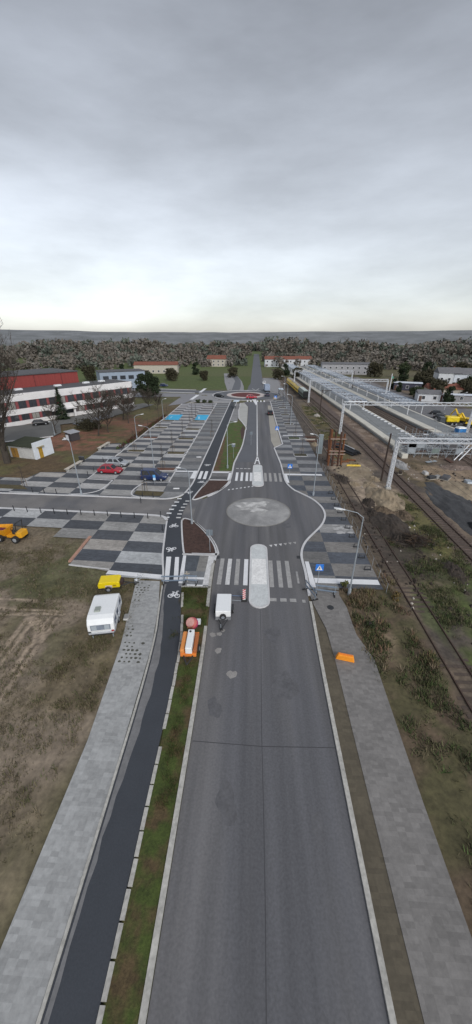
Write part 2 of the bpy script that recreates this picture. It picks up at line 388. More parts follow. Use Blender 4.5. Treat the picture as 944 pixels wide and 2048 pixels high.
rim = [np.array(p, float) for p in ((-4000, -4000, 0), (4000, -4000, 0), (4000, 6000, 0), (-4000, 6000, 0))]
nb = len(V); V = np.concatenate([V, np.array(rim)])
corner = [ii[0, 0], ii[0, -1], ii[-1, -1], ii[-1, 0]]
outer = [(nb, nb + 1, corner[1], corner[0]), (nb + 1, nb + 2, corner[2], corner[1]), (nb + 2, nb + 3, corner[3], corner[2]), (nb + 3, nb, corner[0], corner[3])]
me = bpy.data.meshes.new('ground'); me.from_pydata(V.tolist(), [], Q.tolist() + [tuple(int(i) for i in q) for q in outer])
colr = np.concatenate([gc.reshape(-1, 3), np.tile(np.array([[0.075, 0.075, 0.035]]), (4, 1))]); colr = np.concatenate([colr, np.ones((len(colr), 1))], 1)
at = me.color_attributes.new('tint', 'FLOAT_COLOR', 'POINT'); at.data.foreach_set('color', colr.astype(np.float32).ravel())
me.polygons.foreach_set('use_smooth', [True] * len(me.polygons))
me.materials.append(ground_m); o = bpy.data.objects.new('ground', me); COL.objects.link(o); struct(o)

# ------------------------------------------------------------------ edges of the street
zr = ZM(590, 980, 8.582)
RE = [(5.3, -70), (5.35, 10), (5.4, 20.3), (5.5, 24), (5.55, 27.5), (5.65, 30)] + [zr(a, b) for a, b in
     ((95, 1200), (88, 1090), (112, 980), (180, 865), (320, 730), (405, 650), (470, 560), (498, 470), (495, 400), (450, 305), (345, 205), (240, 138), (120, 80), (0, 22))] + \
     [(6.7, 51.7), (5.9, 53.6), (5.5, 55.6), (5.4, 58), (5.35, 62), (5.25, 65.5)]
RE = chaikin(RE, 2)
RE2 = [(4.5, 75.9), (6.6, 79.2), (6.3, 105), (6.1, 131), (6.0, 140)]
LE = chaikin([(-3.25, -70), (-3.35, 10), (-3.45, 19.8), (-3.7, 25), (-3.85, 28), (-3.9, 31.5), (-3.75, 33), (-4.3, 34.9), (-5.2, 36.8), (-6.3, 38.7), (-7.5, 40.3), (-8.0, 41.4),
     (-8.15, 43), (-8.2, 45), (-7.9, 46.9), (-7.2, 48.2), (-6.2, 49.3), (-4.9, 51.6), (-4.1, 54.0), (-3.75, 56), (-3.65, 59), (-3.6, 65)], 2)
LE2 = chaikin([(-3.6, 65), (-3.1, 70), (-2.4, 77), (-2.15, 86), (-2.1, 93)], 1)
LE3 = [(-2.0, 103.5), (-2.2, 127.5), (-4.2, 139)]
road = LE + LE2[1:] + LE3 + RE2[::-1] + RE[::-1]
mb = MB().flat(road, 0.020); struct(mb.build('road', asphalt))
# resurfaced lane on the left and the pale stopping bay on the right
struct(MB().flat([(-3.5, 65.5), (-2.9, 70.5), (-2.25, 77.5), (-2.0, 86), (-1.95, 103), (-2.1, 127), (-2.2, 138), (0.6, 138), (0.55, 70), (0.1, 66)], 0.025).build('road_resurfaced_lane', asphalt_far))
struct(MB().flat([(4.75, 76.3), (6.45, 79.4), (6.15, 105), (5.95, 131), (4.9, 131), (4.4, 100), (4.2, 82)], 0.025).build('stopping_bay', tan_conc))
struct(MB().prism([(-2.05, 97), (-2.05, 103.5), (-2.3, 127.5), (-3.9, 136.5), (-5.3, 135.5), (-5.2, 120), (-4.7, 108), (-3.4, 101), (-2.6, 97)], 0.0, 0.11).build('pavement_apron', concrete_lt))
# side road
struct(MB().flat([(-110, 48.4 + 3.0), (-40, 48.35), (-28, 48.0), (-13.3, 47.3), (-9.6, 48.0), (-7.0, 47.9), (-7.6, 41.0), (-9.2, 41.4), (-11.9, 41.4), (-28, 42.2), (-36.5, 43.0), (-110, 46.5)], 0.012).build('side_road', side_pave))
# cycle path
bl = chaikin([(-6.3, -70), (-7.2, 10), (-7.5, 19.6), (-8.2, 24), (-8.9, 28.7), (-9.6, 31), (-10.0, 32.7), (-11.0, 38.5), (-11.45, 41.5), (-11.6, 43), (-11.7, 44.6), (-11.1, 47.6), (-10.7, 49.3), (-10.1, 52.5), (-9.95, 55.6), (-10.0, 60), (-9.8, 75), (-9.5, 105), (-9.2, 138.5)], 2)
br = chaikin([(-4.4, -70), (-5.2, 10), (-5.5, 19.8), (-6.3, 24), (-6.9, 27.5), (-7.5, 32), (-8.0, 33.5), (-9.2, 38.8), (-9.6, 41), (-9.8, 44), (-9.4, 47.3), (-8.6, 51.4), (-7.9, 54.5), (-7.65, 56.5), (-7.6, 60), (-7.6, 75), (-7.4, 105), (-7.0, 138.5)], 2)
struct(MB().prism(bl + br[::-1], 0.0, 0.085).build('cycle_path', asphalt_new))

# ------------------------------------------------------------------ chequered paving
DK = (0.078, 0.087, 0.105); DK2 = (0.058, 0.062, 0.072); LT = (0.275, 0.273, 0.272); LT2 = (0.20, 0.19, 0.175); LW = (0.36, 0.36, 0.355)
def chequer(name, poly, xb, yb, par, z=0.10, sk=False, pick=None):
    m = MB(); rnd = random.Random(name)
    for i in range(len(xb) - 1):
        for j in range(len(yb) - 1):
            c = clip_cell(poly, xb[i], xb[i + 1], yb[j], yb[j + 1])
            if len(c) < 3 or area(c) < 0.02: continue
            dark = (i + j + par) % 2 == 0
            base = DK if dark else LT
            if pick:
                p = pick(xb[i], yb[j], dark)
                if p: base = p
            t = rnd.uniform(.88, 1.12); w = rnd.uniform(-.03, .03)
            before = len(m.f)
            # split a cell into courses so the tint varies course by course
            ncr = 3 if yb[j] < 90 else 1
            h = (yb[j + 1] - yb[j]) / ncr
            for q in range(ncr):
                cc = clip_cell(c, xb[i], xb[i + 1], yb[j] + q * h, yb[j] + (q + 1) * h) if ncr > 1 else c
                if len(cc) < 3: continue
                if sk: cc = [skew(*p) for p in cc]
                m.flat(cc, z)
                k = t * rnd.uniform(.93, 1.07)
                m.tint.append((base[0] * k * (1 + w), base[1] * k, base[2] * k * (1 - w), 1))
    return struct(m.build(name, paving))
YR = [29.35 + 2.233 * k for k in range(-1, 60)]
zone_r = [(5.6, 27.0)] + [p for p in RE if p[1] > 29] + RE2 + [(6.0, 138.4), (13.2, 158), (13.0, 100), (13.0, 27.4), (8.7, 27.4), (8.6, 27)]
def pick_r(x, y, dark):
    if 60 < y < 140 and not dark: return (0.225, 0.228, 0.235)
    if 60 < y: return (0.095, 0.10, 0.112)
    if not dark and x > 8: return (0.19, 0.18, 0.17) if not 38 < y < 39.5 else (0.26, 0.255, 0.25)
    if not dark: return (0.17, 0.165, 0.16)
chequer('pavement_by_bank', zone_r, [4, 8.7, 13.3], YR, 1, pick=pick_r)
YL = [50.0 + 2.2 * k for k in range(-3, 42)]
zone_l = [(-39.8, 47.3), (-13.3, 47.2), (-11.9, 47.7), (-11.2, 48.6)] + [p for p in bl if 49 < p[1] < 137.5] + [(-9.3, 137.2), (-27, 133.6), (-27.3, 112), (-28.4, 78), (-33.9, 77), (-34, 57.2), (-39, 56.6), (-39.6, 53.5), (-62, 53.5), (-62, 47.4)]
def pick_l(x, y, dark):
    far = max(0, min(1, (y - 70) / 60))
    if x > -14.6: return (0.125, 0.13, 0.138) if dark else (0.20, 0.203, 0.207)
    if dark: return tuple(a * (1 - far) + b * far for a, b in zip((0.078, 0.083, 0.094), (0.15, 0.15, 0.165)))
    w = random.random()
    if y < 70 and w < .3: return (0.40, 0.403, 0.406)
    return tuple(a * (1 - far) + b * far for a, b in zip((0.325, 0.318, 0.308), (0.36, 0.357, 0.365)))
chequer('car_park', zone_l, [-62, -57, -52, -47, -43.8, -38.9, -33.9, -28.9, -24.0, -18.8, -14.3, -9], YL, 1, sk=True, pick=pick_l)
YB = [41.6 - 2.25 * k for k in range(8, -3, -1)]
zone_b = [(-52, 41.9), (-11.7, 41.9), (-11.35, 40.2), (-11.0, 38.6), (-10.0, 32.8), (-9.55, 31), (-9.0, 29), (-8.95, 27.8), (-15.0, 27.9), (-15.0, 28.7), (-19.7, 29.6), (-19.7, 34.85), (-24.5, 34.85), (-24.5, 37.1), (-29.4, 37.1), (-52, 37.1)]
def pick_b(x, y, dark):
    if dark: return (0.07, 0.076, 0.088)
    return (0.355, 0.36, 0.362) if (x < -28 or x > -12 or y < 36 and x > -16) else (0.285, 0.275, 0.262)
chequer('pavement_by_yard', zone_b, [-52, -44.1, -39.2, -34.3, -29.4, -24.5, -19.65, -14.9, -9.0 + .1, -8], YB, 1, sk=True, pick=pick_b)
# small paved pieces by the crossings
def tinted(name, quads, z, mat=paving):
    m = MB()
    for q, c in quads: m.prism(q, 0.0, z); m.tint += [(*c, 1)] * (len(q) + 1)
    return struct(m.build(name, mat))
tinted('pavement_by_crossing', [
    ([(-7.35, 29.4), (-5.75, 29.4), (-5.75, 32.35), (-7.75, 32.35)], (0.075, 0.085, 0.10)),
    ([(-5.745, 29.4), (-3.95, 29.4), (-3.95, 32.35), (-5.745, 32.35)], (0.21, 0.205, 0.195)),
    ([(-7.1, 26.9), (-3.95, 26.9), (-3.95, 29.395), (-7.35, 29.395)], (0.19, 0.20, 0.21)),
    ([(-7.5, 55.7), (-3.9, 55.7), (-3.75, 57.3), (-7.5, 57.3)], (0.10, 0.10, 0.105)),
    ([(-7.5, 57.305), (-3.75, 57.305), (-3.75, 59.9), (-7.5, 59.9)], (0.15, 0.148, 0.15)),
    ([(-7.2, 103.0), (-4.9, 103.0), (-5.4, 125), (-5.2, 134.6), (-6.9, 134.6)], (0.22, 0.22, 0.225))], 0.10)
z1 = ZM(624, 1115, 2.95)
lowpave = [(5.62, 26.99), (8.6, 26.99), z1(160, 225), z1(205, 300), z1(232, 380), z1(262, 460), (9.6, 19.0), (9.4, 10), (9.2, -70), (6.6, -70), (6.6, 19.2), (6.5, 22), (5.9, 24.8)]
tinted('pavement_unfinished', [(lowpave, (0.19, 0.182, 0.175))], 0.09)
tinted('pavement_edge', [([(5.5, -70), (6.595, -70), (6.595, 19.2), (6.45, 22), (5.85, 24.8), (5.58, 24.8)], (0.10, 0.085, 0.06))], 0.06)
grid = [(-11.55, 27.6), (-9.15, 27.6), (-8.35, 24), (-7.75, 19.5), (-7.4, 10), (-6.5, -70), (-9.5, -70), (-9.7, 12), (-10.25, 19.4)]
m = MB().prism(grid, 0.0, 0.088); m.tint += [(0.33, 0.335, 0.335, 1)] * (len(grid) + 1); struct(m.build('pavement_grass_pavers', paving))
# grass-filled holes between the pavers
def blob_(cx, cy, a, b_, sd):
    r_ = random.Random(sd); return [(cx + a * r_.uniform(.7, 1.25) * math.cos(k * .785), cy + b_ * r_.uniform(.7, 1.25) * math.sin(k * .785)) for k in range(8)]
m = MB()
for j in range(0, 46):
    y = 27.2 - j * .36
    for i in range(0, 7):
        x = -11.3 + (27.6 - y) * .155 + i * .36 + (j % 2) * .1
        if x > -9.3 + (27.6 - y) * .17: continue
        keep = (y > 24.6 and i < 4 and (i < 2 or y > 25.4)) or (17.8 < y < 21.6 and i < (5 if y < 20.2 else 2))
        if keep and random.random() < .8: s_ = random.uniform(.07, .13); m.flat(blob_(x + random.uniform(-.03, .03), y, s_ * 1.1, s_, i * 31 + j), 0.094)
struct(m.build('paver_grass', M('paver_soil', (0.085, 0.085, 0.07), .95, .3, 2, 9)))

# ------------------------------------------------------------------ beds, verges, islands
z2 = ZM(300, 930, 2.95)
bed1 = chaikin([z2(345, 90), z2(475, 92), z2(473, 105), z2(445, 131), z2(395, 160), z2(330, 184), z2(290, 200), z2(262, 207), z2(248, 205), z2(300, 141), z2(345, 90)], 1)[:-1]
bed2 = [z2(190, 330), z2(196, 321), z2(214, 318), z2(262, 336), z2(310, 375), z2(350, 420), z2(385, 470), z2(403, 520), (-3.75, 32.7), (-7.75, 32.7)]
bed2 = chaikin(bed2, 1)
struct(MB().prism(bed1, 0, 0.09).build('planting_bed', mulch)); struct(MB().prism(bed2, 0, 0.09).build('planting_bed', mulch))
verge_n = [(-6.75, 26.85), (-3.95, 26.85), (-3.75, 23), (-3.6, 19.8), (-3.4, 8), (-3.3, -70), (-4.3, -70), (-5.1, 8), (-5.4, 19.8), (-6.2, 24)]
struct(MB().prism(verge_n, 0, 0.07).build('verge', turf_v))
strip_g = [(-7.45, 60.1), (-3.75, 60.1), (-3.75, 65), (-3.25, 70), (-2.55, 77), (-2.3, 86), (-2.3, 94), (-3.2, 99.5), (-4.6, 103), (-7.25, 103), (-7.45, 75)]
struct(MB().prism(strip_g, 0, 0.09).build('verge', turf))
struct(MB().flat([(-3.0, 83), (-2.45, 84), (-2.4, 93), (-3.1, 98), (-3.6, 92)], 0.096).build('planting_bed', mulch))
# far ends of the verge brown
struct(MB().flat([(-7.4, 60.2), (-6.2, 60.2), (-6.5, 72), (-6.9, 85), (-7.35, 86)], 0.094).build('verge_soil', M('verge_soil', (0.105, 0.06, 0.032), .95, .4, 1.2, 7, col2=(0.07, 0.085, 0.02), thr=(.5, .7))))

def stadium(cx, y0, y1, hw, n=10):
    p = []
    for k in range(n + 1): a = math.pi * k / n; p.append((cx + hw * math.cos(a), y1 - hw + hw * math.sin(a)))
    for k in range(n + 1): a = math.pi + math.pi * k / n; p.append((cx + hw * math.cos(a), y0 + hw + hw * math.sin(a)))
    return p
def refuge(cx, y0, y1, w0, w1, wy0, wy1, label):
    t = thing('refuge_island', label, 'traffic island', (cx, y0, 0.02))
    p = []
    n = 10; L_ = y1 - y0
    for k in range(n + 1): a = math.pi * k / n; p.append((w1 * math.cos(a), L_ - w1 + w1 * math.sin(a)))
    for k in range(n + 1): a = math.pi + math.pi * k / n; p.append((w0 * math.cos(a), w0 + w0 * math.sin(a)))
    MB().prism(p, 0, 0.10).build('paving', isl_top, t)
    MB().strip(p, 0.16, 0, 0.125, closed=True).build('kerb', kerb_m, t)
    a, b = wy0 - y0, wy1 - y0; w = min(w0, w1) - .14
    MB().box((0, (a + b) / 2, 0.107), (2 * w, b - a, 0.02)).build('tactile_strip', isl_white, t)
    return t
refuge(0.88, 24.3, 35.0, .92, .92, 27.6, 32.0, 'long rounded refuge island splitting the nearest zebra crossing')
refuge(0.88, 53.2, 64.0, .93, .80, 55.4, 59.8, 'short refuge island splitting the farther zebra crossing above the mini roundabout')

# centre disc of the mini roundabout
def disc(cx, cy, rx, ry, z, n=48, jag=0.0, seed=0):
    r = random.Random(seed)
    return [(cx + rx * (1 + r.uniform(-jag, jag)) * math.cos(2 * math.pi * k / n), cy + ry * (1 + r.uniform(-jag, jag)) * math.sin(2 * math.pi * k / n)) for k in range(n)]
t = thing('roundabout_disc', 'low circular overrun disc dusted with lime in the mini roundabout', 'traffic island', (0.9, 44.1, 0.02))
rings = []
n = 56
MB().loft([[(4.45 * math.cos(2 * math.pi * k / n), 4.45 * math.sin(2 * math.pi * k / n), 0) for k in range(n)], [(4.25 * math.cos(2 * math.pi * k / n), 4.25 * math.sin(2 * math.pi * k / n), .05) for k in range(n)],
           [(2.2 * math.cos(2 * math.pi * k / n), 2.2 * math.sin(2 * math.pi * k / n), .12) for k in range(n)]]).build('paving', dust, t)
MB().strip([(4.5 * math.cos(2 * math.pi * k / n), 4.5 * math.sin(2 * math.pi * k / n)) for k in range(n)], .12, 0, .035, closed=True).build('edge_ring', M('disc_edge', (0.24, 0.235, 0.22), .9), t)
def blob(cx, cy, rx, ry, ang, seed, n=26, jag=.28):
    r = random.Random(seed); ph = [r.uniform(0, 6.28) for _ in range(4)]; p = []
    for k in range(n):
        a = 2 * math.pi * k / n; q = 1 + jag * (.5 * math.sin(2 * a + ph[0]) + .35 * math.sin(3 * a + ph[1]) + .3 * math.sin(5 * a + ph[2])) + r.uniform(-.08, .08)
        x, y = rx * q * math.cos(a), ry * q * math.sin(a)
        p.append((cx + x * math.cos(ang) - y * math.sin(ang), cy + x * math.sin(ang) + y * math.cos(ang)))
    return p
for i, (cx, cy, rx, ry, a) in enumerate(((-1.6, 1.5, 1.7, 1.15, -.2), (-.3, .3, 1.6, .7, -.5), (.5, 2.3, 1.1, .7, .2), (-2.2, .3, .8, .4, .5), (.7, -.5, .7, .35, .9), (.2, 1.5, .9, .5, .3), (-.7, -.4, .5, .25, .1))):
    m = MB(); p = blob(cx, cy, rx, ry, a, i)
    m.flat(p, 0.128 + .004 * i); m.build('lime_patch', dust_lt, t)

# ------------------------------------------------------------------ kerbs
K = MB()
KZ = 0.13
def kerb(p, w=0.22, side=0.0, z=KZ): K.strip(p, w, 0.0, z, side=side)
kerb([p for p in RE if p[1] > 26.0 and p[1] < 65.4], .26, -.13)
kerb(RE2, .26, -.13)
kerb([(5.25, 65.5), (4.5, 75.9)], .26, -.13)
kerb([p for p in LE if 31 < p[1] < 40.6], .24, .14)
kerb([p for p in LE if 48.4 < p[1]] + LE2, .26, .14)
kerb([(-2.1, 93), (-2.2, 96), (-3.1, 100.5), (-4.7, 107.5), (-5.3, 120), (-5.4, 135.4)], .26)
kerb([p for p in bl if 27.6 < p[1] < 40.9], .2, .1)
kerb([p for p in bl if 49.2 < p[1]], .24, .12)
kerb([p for p in br if 52.0 < p[1]], .22, -.11)
kerb(bed1 + [bed1[0]], .2); kerb(bed2[:-1], .22)
kerb([(-7.8, 32.55), (-3.8, 32.55)], .2); kerb([(-7.5, 55.6), (-3.9, 55.6)], .18, 0, .125); kerb([(-7.4, 60.0), (-3.8, 60.0)], .16, 0, .125)
kerb([p for p in br if 32.5 < p[1] < 40.9], .2, -.1)
up = chaikin([skew(x, y) for x, y in ((-62, 47.0), (-40, 47.0), (-28, 47.2), (-20, 47.3), (-14, 47.2), (-12.3, 47.6), (-11.3, 48.4), (-10.85, 49.3))], 2)
kerb(up, .26)
dn = chaikin([skew(x, y) for x, y in ((-52, 41.9), (-36, 41.85), (-20, 41.85), (-13, 41.8), (-12.0, 41.4), (-11.5, 40.6))], 2)
kerb(dn, .42)
kerb([(-13.9, 54.2), (-14.3, 54.2), (-18.5, 54.0)], .2); kerb(chaikin([(-18.5, 54.0), (-18.9, 52.5), (-19.4, 50.2), (-18.9, 48.4), (-17.5, 47.9)], 2), .22)
kerb([(-14.3, 54.2), (-14.3, 61)], .22)
kerb(chaikin([(-24.2, 54.6), (-24.3, 52), (-24.6, 50), (-26, 48.8), (-28.5, 48.3)], 2), .22); kerb([(-24.2, 54.6), (-28.8, 55.0), (-28.7, 59.5)], .2)
kerb([(-28.7, 63), (-28.4, 79.9), (-28.2, 92), (-27.4, 110), (-27.2, 133)], .26)
kerb([(-34, 64), (-34, 57.9)], .14); kerb([(-24.1, 61), (-26, 60.6)], .18)
y = 62.0
while y < 134:
    kerb([(-14.3 + .0 * y, y), (-14.25, y + 1.75)], .26); y += 2.2
kerb([(-9.3, 137.3), (-22.8, 137.6), (-25.5, 134)], .3)
kerb([(-15, 29.25), (-19.7, 29.9)], .12)
struct(K.build('kerb', kerb_m))
K = MB()
kerb([p for p in RE if -70 <= p[1] < 26.0], .24, -.13)
kerb([p for p in LE if 23.4 < p[1] < 31], .3, .2); kerb([p for p in LE if p[1] < 22.6], .26, .16); kerb([p for p in bl if p[1] < 27.6], .14, .08)
# separate kerb stones with open joints along the verge
def on_line(line, y):
    for a, b in zip(line, line[1:]):
        if a[1] <= y <= b[1]: return a[0] + (b[0] - a[0]) * (y - a[1]) / (b[1] - a[1])
    return line[0][0]
rk = random.Random(2); y = -60.0
while y < 25.9:
    if rk.random() < .93:
        j = rk.uniform(-.02, .02); K.strip([(on_line(br, y) + j, y), (on_line(br, y + .9) + j, y + .92)], .2, 0.0, KZ + rk.uniform(-.012, .012), side=-.12)
    y += 1.0
kerb([(-6.8, 26.88), (-3.9, 26.88)], .16)
struct(K.build('kerb_dusty', kerb_dirty))
K = MB(); kerb([(-19.85, 30.4), (-19.9, 35.8)], .34, 0, .2); struct(K.build('brick_edging', brick_r))

# ------------------------------------------------------------------ painted markings
W = MB(); O = MB(); D = MB()
def rect(m, x0, x1, y0, y1, z): m.flat([(x0, y0), (x1, y0), (x1, y1), (x0, y1)], z)
PZ, RZ, CZ = .104, .030, .090
W.flat([(5.95, 27.4), (6.5, 27.4), (6.35, 31.8), (5.93, 31.8)], PZ); rect(W, 6.5, 12.9, 28.1, 28.9, PZ)
W.flat([(-15.05, 28.45), (-9.0, 27.95), (-9.05, 28.6), (-15.0, 29.1)], .106)
rect(W, 5.9, 12.4, 58.75, 59.45, PZ); W.flat([(5.65, 55.0), (6.25, 55.0), (6.1, 59.4), (5.62, 59.4)], .108)
rect(W, 7.4, 12.5, 87.0, 87.6, PZ); rect(W, 6.2, 12.2, 138.2, 139.3, .05)
rect(W, -14.2, -10.7, 59.4, 60.0, .106); W.flat([(-11.0, 56.1), (-10.15, 56.1), (-10.2, 60.1), (-10.9, 60.1)], .11)
W.flat([(-4.45, 55.8), (-3.9, 55.8), (-3.8, 59.4), (-4.35, 59.4)], PZ + .004); rect(W, -7.4, -4.4, 59.2, 59.75, PZ)
W.flat([(-7.2, 27.35), (-6.75, 27.35), (-7.3, 32.3), (-7.65, 32.3)], PZ); rect(D, -4.75, -4.1, 27.2, 32.3, PZ); rect(W, -6.7, -4.75, 28.05, 28.4, PZ)
rect(W, -6.3, -4.7, 27.0, 27.2, PZ + .003)
# white patch of lime bloom on paving
# zebra near
for x, mm in ((-3.15, O), (-2.3, D), (-1.4, O), (-.5, W)): rect(mm, x - .22, x + .22, 27.45, 32.0, RZ)
for x in (2.15, 3.05, 3.95): rect(O, x - .22, x + .22, 27.3, 31.9, RZ)
rect(O, 4.75, 4.95, 28.0, 30, RZ)
for x, mm in ((-2.85, W), (-1.95, W), (-1.05, W), (-.3, W)): rect(mm, x - .22, x + .22, 55.6, 59.8, RZ)
for x in (2.25, 3.1, 4.0, 4.85): rect(O, x - .22, x + .22, 55.6, 59.8, RZ)
for x in (2.2, 3.15, 4.05): rect(O, x - .3, x + .3, 25.25, 25.7, RZ)
rect(O, 4.9, 5.2, 25.2, 25.6, RZ)
for x in (-2.95, -2.2, -1.45, -.75): rect(D, x - .25, x + .25, 61.8, 62.1, RZ)
for k in range(7):
    x = -4.0 + k * .64; y = 51.4 + k * .28; W.flat([(x, y), (x + .3, y + .13), (x + .3, y + .48), (x + .02, y + .3)], RZ)
for k in range(6):
    x = 2.1 + k * .58; y = 34.9 + k * .16; (D if k < 3 else O).flat([(x, y + .2), (x + .42, y + .3), (x + .3, y - .25)], RZ)
# centre line and hatched nose before the far island
W.flat([(0.72, 69.5), (0.95, 69.5), (1.05, 138), (.85, 138)], .032)
for a, b in (((.85, 69.8), (.3, 64.6)), ((.85, 69.8), (1.3, 64.6))): W.strip([a, b], .2, .021, .034)
W.flat([(.55, 66.6), (1.12, 66.6), (1.08, 67.2), (.62, 67.2)], .036)
# stripes across the cycle path
zq = ZM(330, 1080, 7.867)
for q in (((22, 262), (98, 262), (60, 655), (-10, 655)), ((160, 268), (222, 268), (205, 630), (133, 640))): W.flat([zq(a, b, .09) for a, b in q], CZ)
for x in (-9.35, -8.45): W.flat([(x - .28, 56.0), (x + .28, 56.0), (x + .22, 60.0), (x - .3, 60.0)], CZ)
for k in range(6):
    a = k / 5; x, y = -11.15 - .5 * math.sin(a * 1.57), 47.6 - 6.2 * a; rect(W, x - .35, x + .35, y - .17, y + .2, CZ)
    D.flat([(-9.75 - .35 * math.sin(a * 2.2) + dx, 46.8 - 5.4 * a + dy) for dx, dy in ((-.32, -.15), (.32, -.15), (.32, .17), (-.32, .17))], CZ)
# far crossing and roundabout markings
for k in range(6): rect(W, -3.0 + k * 1.3, -2.45 + k * 1.3, 138.9, 142.5, .036)
W.flat([(-1.0, 145), (.6, 145), (1.0, 136), (.6, 131)], .037)
for (x0, y0, x1, y1) in ((-25.6, 143, -24.9, 156), (-25.0, 164, -24.5, 178)): W.flat([(x0 - .6, y0), (x0 + .8, y0), (x1 + .9, y1), (x1 - .5, y1)], .05)
struct(W.build('road_markings', paint_w)); struct(D.build('road_markings_dusty', paint_mid)); struct(O.build('road_markings_worn', paint_old))
B_ = MB()
for p in ([(-27.0, 104.4), (-22.7, 104.0), (-22.9, 112.4), (-27.3, 112.0)], [(-18.0, 104.3), (-14.45, 104.4), (-14.4, 112.3), (-18.1, 112.2)]): B_.flat(p, .104)
struct(B_.build('disabled_bay_paint', blue_paint))
W = MB(); W.strip([(-25.8, 107), (-25.8, 109.5)], .3, .1, .107); W.strip([(-16.8, 106), (-17.3, 109.5)], .5, .1, .107); struct(W.build('disabled_bay_symbol', M('pale_blue', (.35, .6, .75), .7)))

# bicycle symbols on the cycle path
def ring2(m, cx, cy, r, w, z, n=16):
    for k in range(n):
        a, b = 2 * math.pi * k / n, 2 * math.pi * (k + 1) / n
        m.add([(cx + (r - w) * math.cos(a), cy + (r - w) * math.sin(a), z), (cx + r * math.cos(a), cy + r * math.sin(a), z), (cx + r * math.cos(b), cy + r * math.sin(b), z), (cx + (r - w) * math.cos(b), cy + (r - w) * math.sin(b), z)], [(0, 1, 2, 3)])
bike = MB()
ring2(bike, -.33, -.26, .27, .09, 0); ring2(bike, .33, -.26, .27, .09, 0)
for i, (a, b) in enumerate((((-.33, -.26), (-.15, .2)), ((-.15, .2), (.2, .2)), ((.33, -.26), (.15, .42)), ((-.15, .2), (.02, -.26)), ((.02, -.26), (.2, .22)), ((-.33, -.26), (.02, -.26)), ((.15, .42), (.36, .45)), ((-.28, .3), (-.05, .3)))):
    d = np.array(b) - np.array(a); d = d / np.linalg.norm(d); nn = np.array((-d[1], d[0])) * .045; z = .0008 * (i + 1)
    bike.add([(*(np.array(a) - nn), z), (*(np.array(b) - nn), z), (*(np.array(b) + nn), z), (*(np.array(a) + nn), z)], [(0, 1, 2, 3)])
bo = bike.build('cycle_symbol', paint_w); bo.location = (-7.25, 25.7, CZ); struct(bo)
for x, y, rz, s in ((-9.3, 33.4, R(185), 1.0), (-10.2, 39.2, R(12), 1.0), (-10.0, 50.0, R(200), 1.0), (-8.75, 54.7, R(-5), 1.0), (-8.8, 63.4, R(180), 1.0)):
    c = bo.copy(); COL.objects.link(c); c.location = (x, y, CZ); c.rotation_euler = (0, 0, rz); c.scale = (s, s, 1)

# soft oil and wear stains are part of the asphalt shader; lime bloom on the right pavement
m = MB()
for k in range(26):
    x, y = random.uniform(10.6, 12.9), random.uniform(38.2, 40.6); s = random.uniform(.06, .2)
    m.flat(blob(x, y, s * 1.8, s, random.uniform(-.2, .2), k, 9), .104 + k * .0003)
struct(m.build('lime_bloom', M('lime_bloom', (0.42, 0.42, 0.42), .9, .2)))
m = MB()
for (x, y, s) in ((-3.0, 20.9, .3), (-2.5, 21.0, .26), (-2.2, 21.4, .2), (-2.4, 19.3, .3), (-1.2, 17.2, .4)): m.flat(blob(x, y, s, s * .8, .4, int(x * 100), 12), .026)
struct(m.build('cement_stain', M('cement_stain', (0.28, 0.27, 0.26), .9, .25)))


# dust washed along the edge of the cycle path, joints and old covers in the near road
m = MB(); pts = []; q = []
r_ = random.Random(12)
for k in range(40):
    y = -6 + k * .85; x = on_line(bl, y); w_ = (.12 + .38 * max(0, math.sin((y - 8) * .19)) + r_.uniform(0, .12)) if y > 6 else .12 + r_.uniform(0, .1)
    pts.append((x + .09, y)); q.append((x + .1 + w_, y))
m.flat(pts + q[::-1], .0885); struct(m.build('path_dust', M('path_dust', (0.17, 0.17, 0.175), .9, .25, 1.2, 6)))
m = MB()
for x, y0, y1 in ((.95, -65, 24.1), (.9, 35.2, 39.5)): m.strip([(x + .03 * math.sin(k * 1.7), y0 + (y1 - y0) * k / 24) for k in range(25)], .035, .0195, .0225)
m.strip([(-3.3, 12.4), (.9, 12.3), (5.3, 12.45)], .04, .0195, .0235); m.strip([(-3.3, -1.2), (5.3, -1.0)], .04, .0195, .0235)
struct(m.build('asphalt_joint', M('joint_bitumen', (0.05, 0.05, 0.055), .7)))
m = MB()
for (x, y, s, sd) in ((2.6, 16.5, .8, 3), (-1.0, 9.4, .55, 5), (3.7, 8.6, .35, 6), (1.9, 21.2, .6, 8), (-2.2, 14.6, .45, 9), (3.2, 1.5, .9, 11), (-.6, 41.5, .4, 13), (4.6, 40.0, .5, 14)): m.flat(blob(x, y, s, s * 1.6, .1, sd, 20, .35), .0232)
struct(m.build('road_stain', M('road_stain', (0.10, 0.10, 0.108), .75, .25, 2, 7, col2=(0.112, 0.112, 0.12), thr=(.42, .58))))

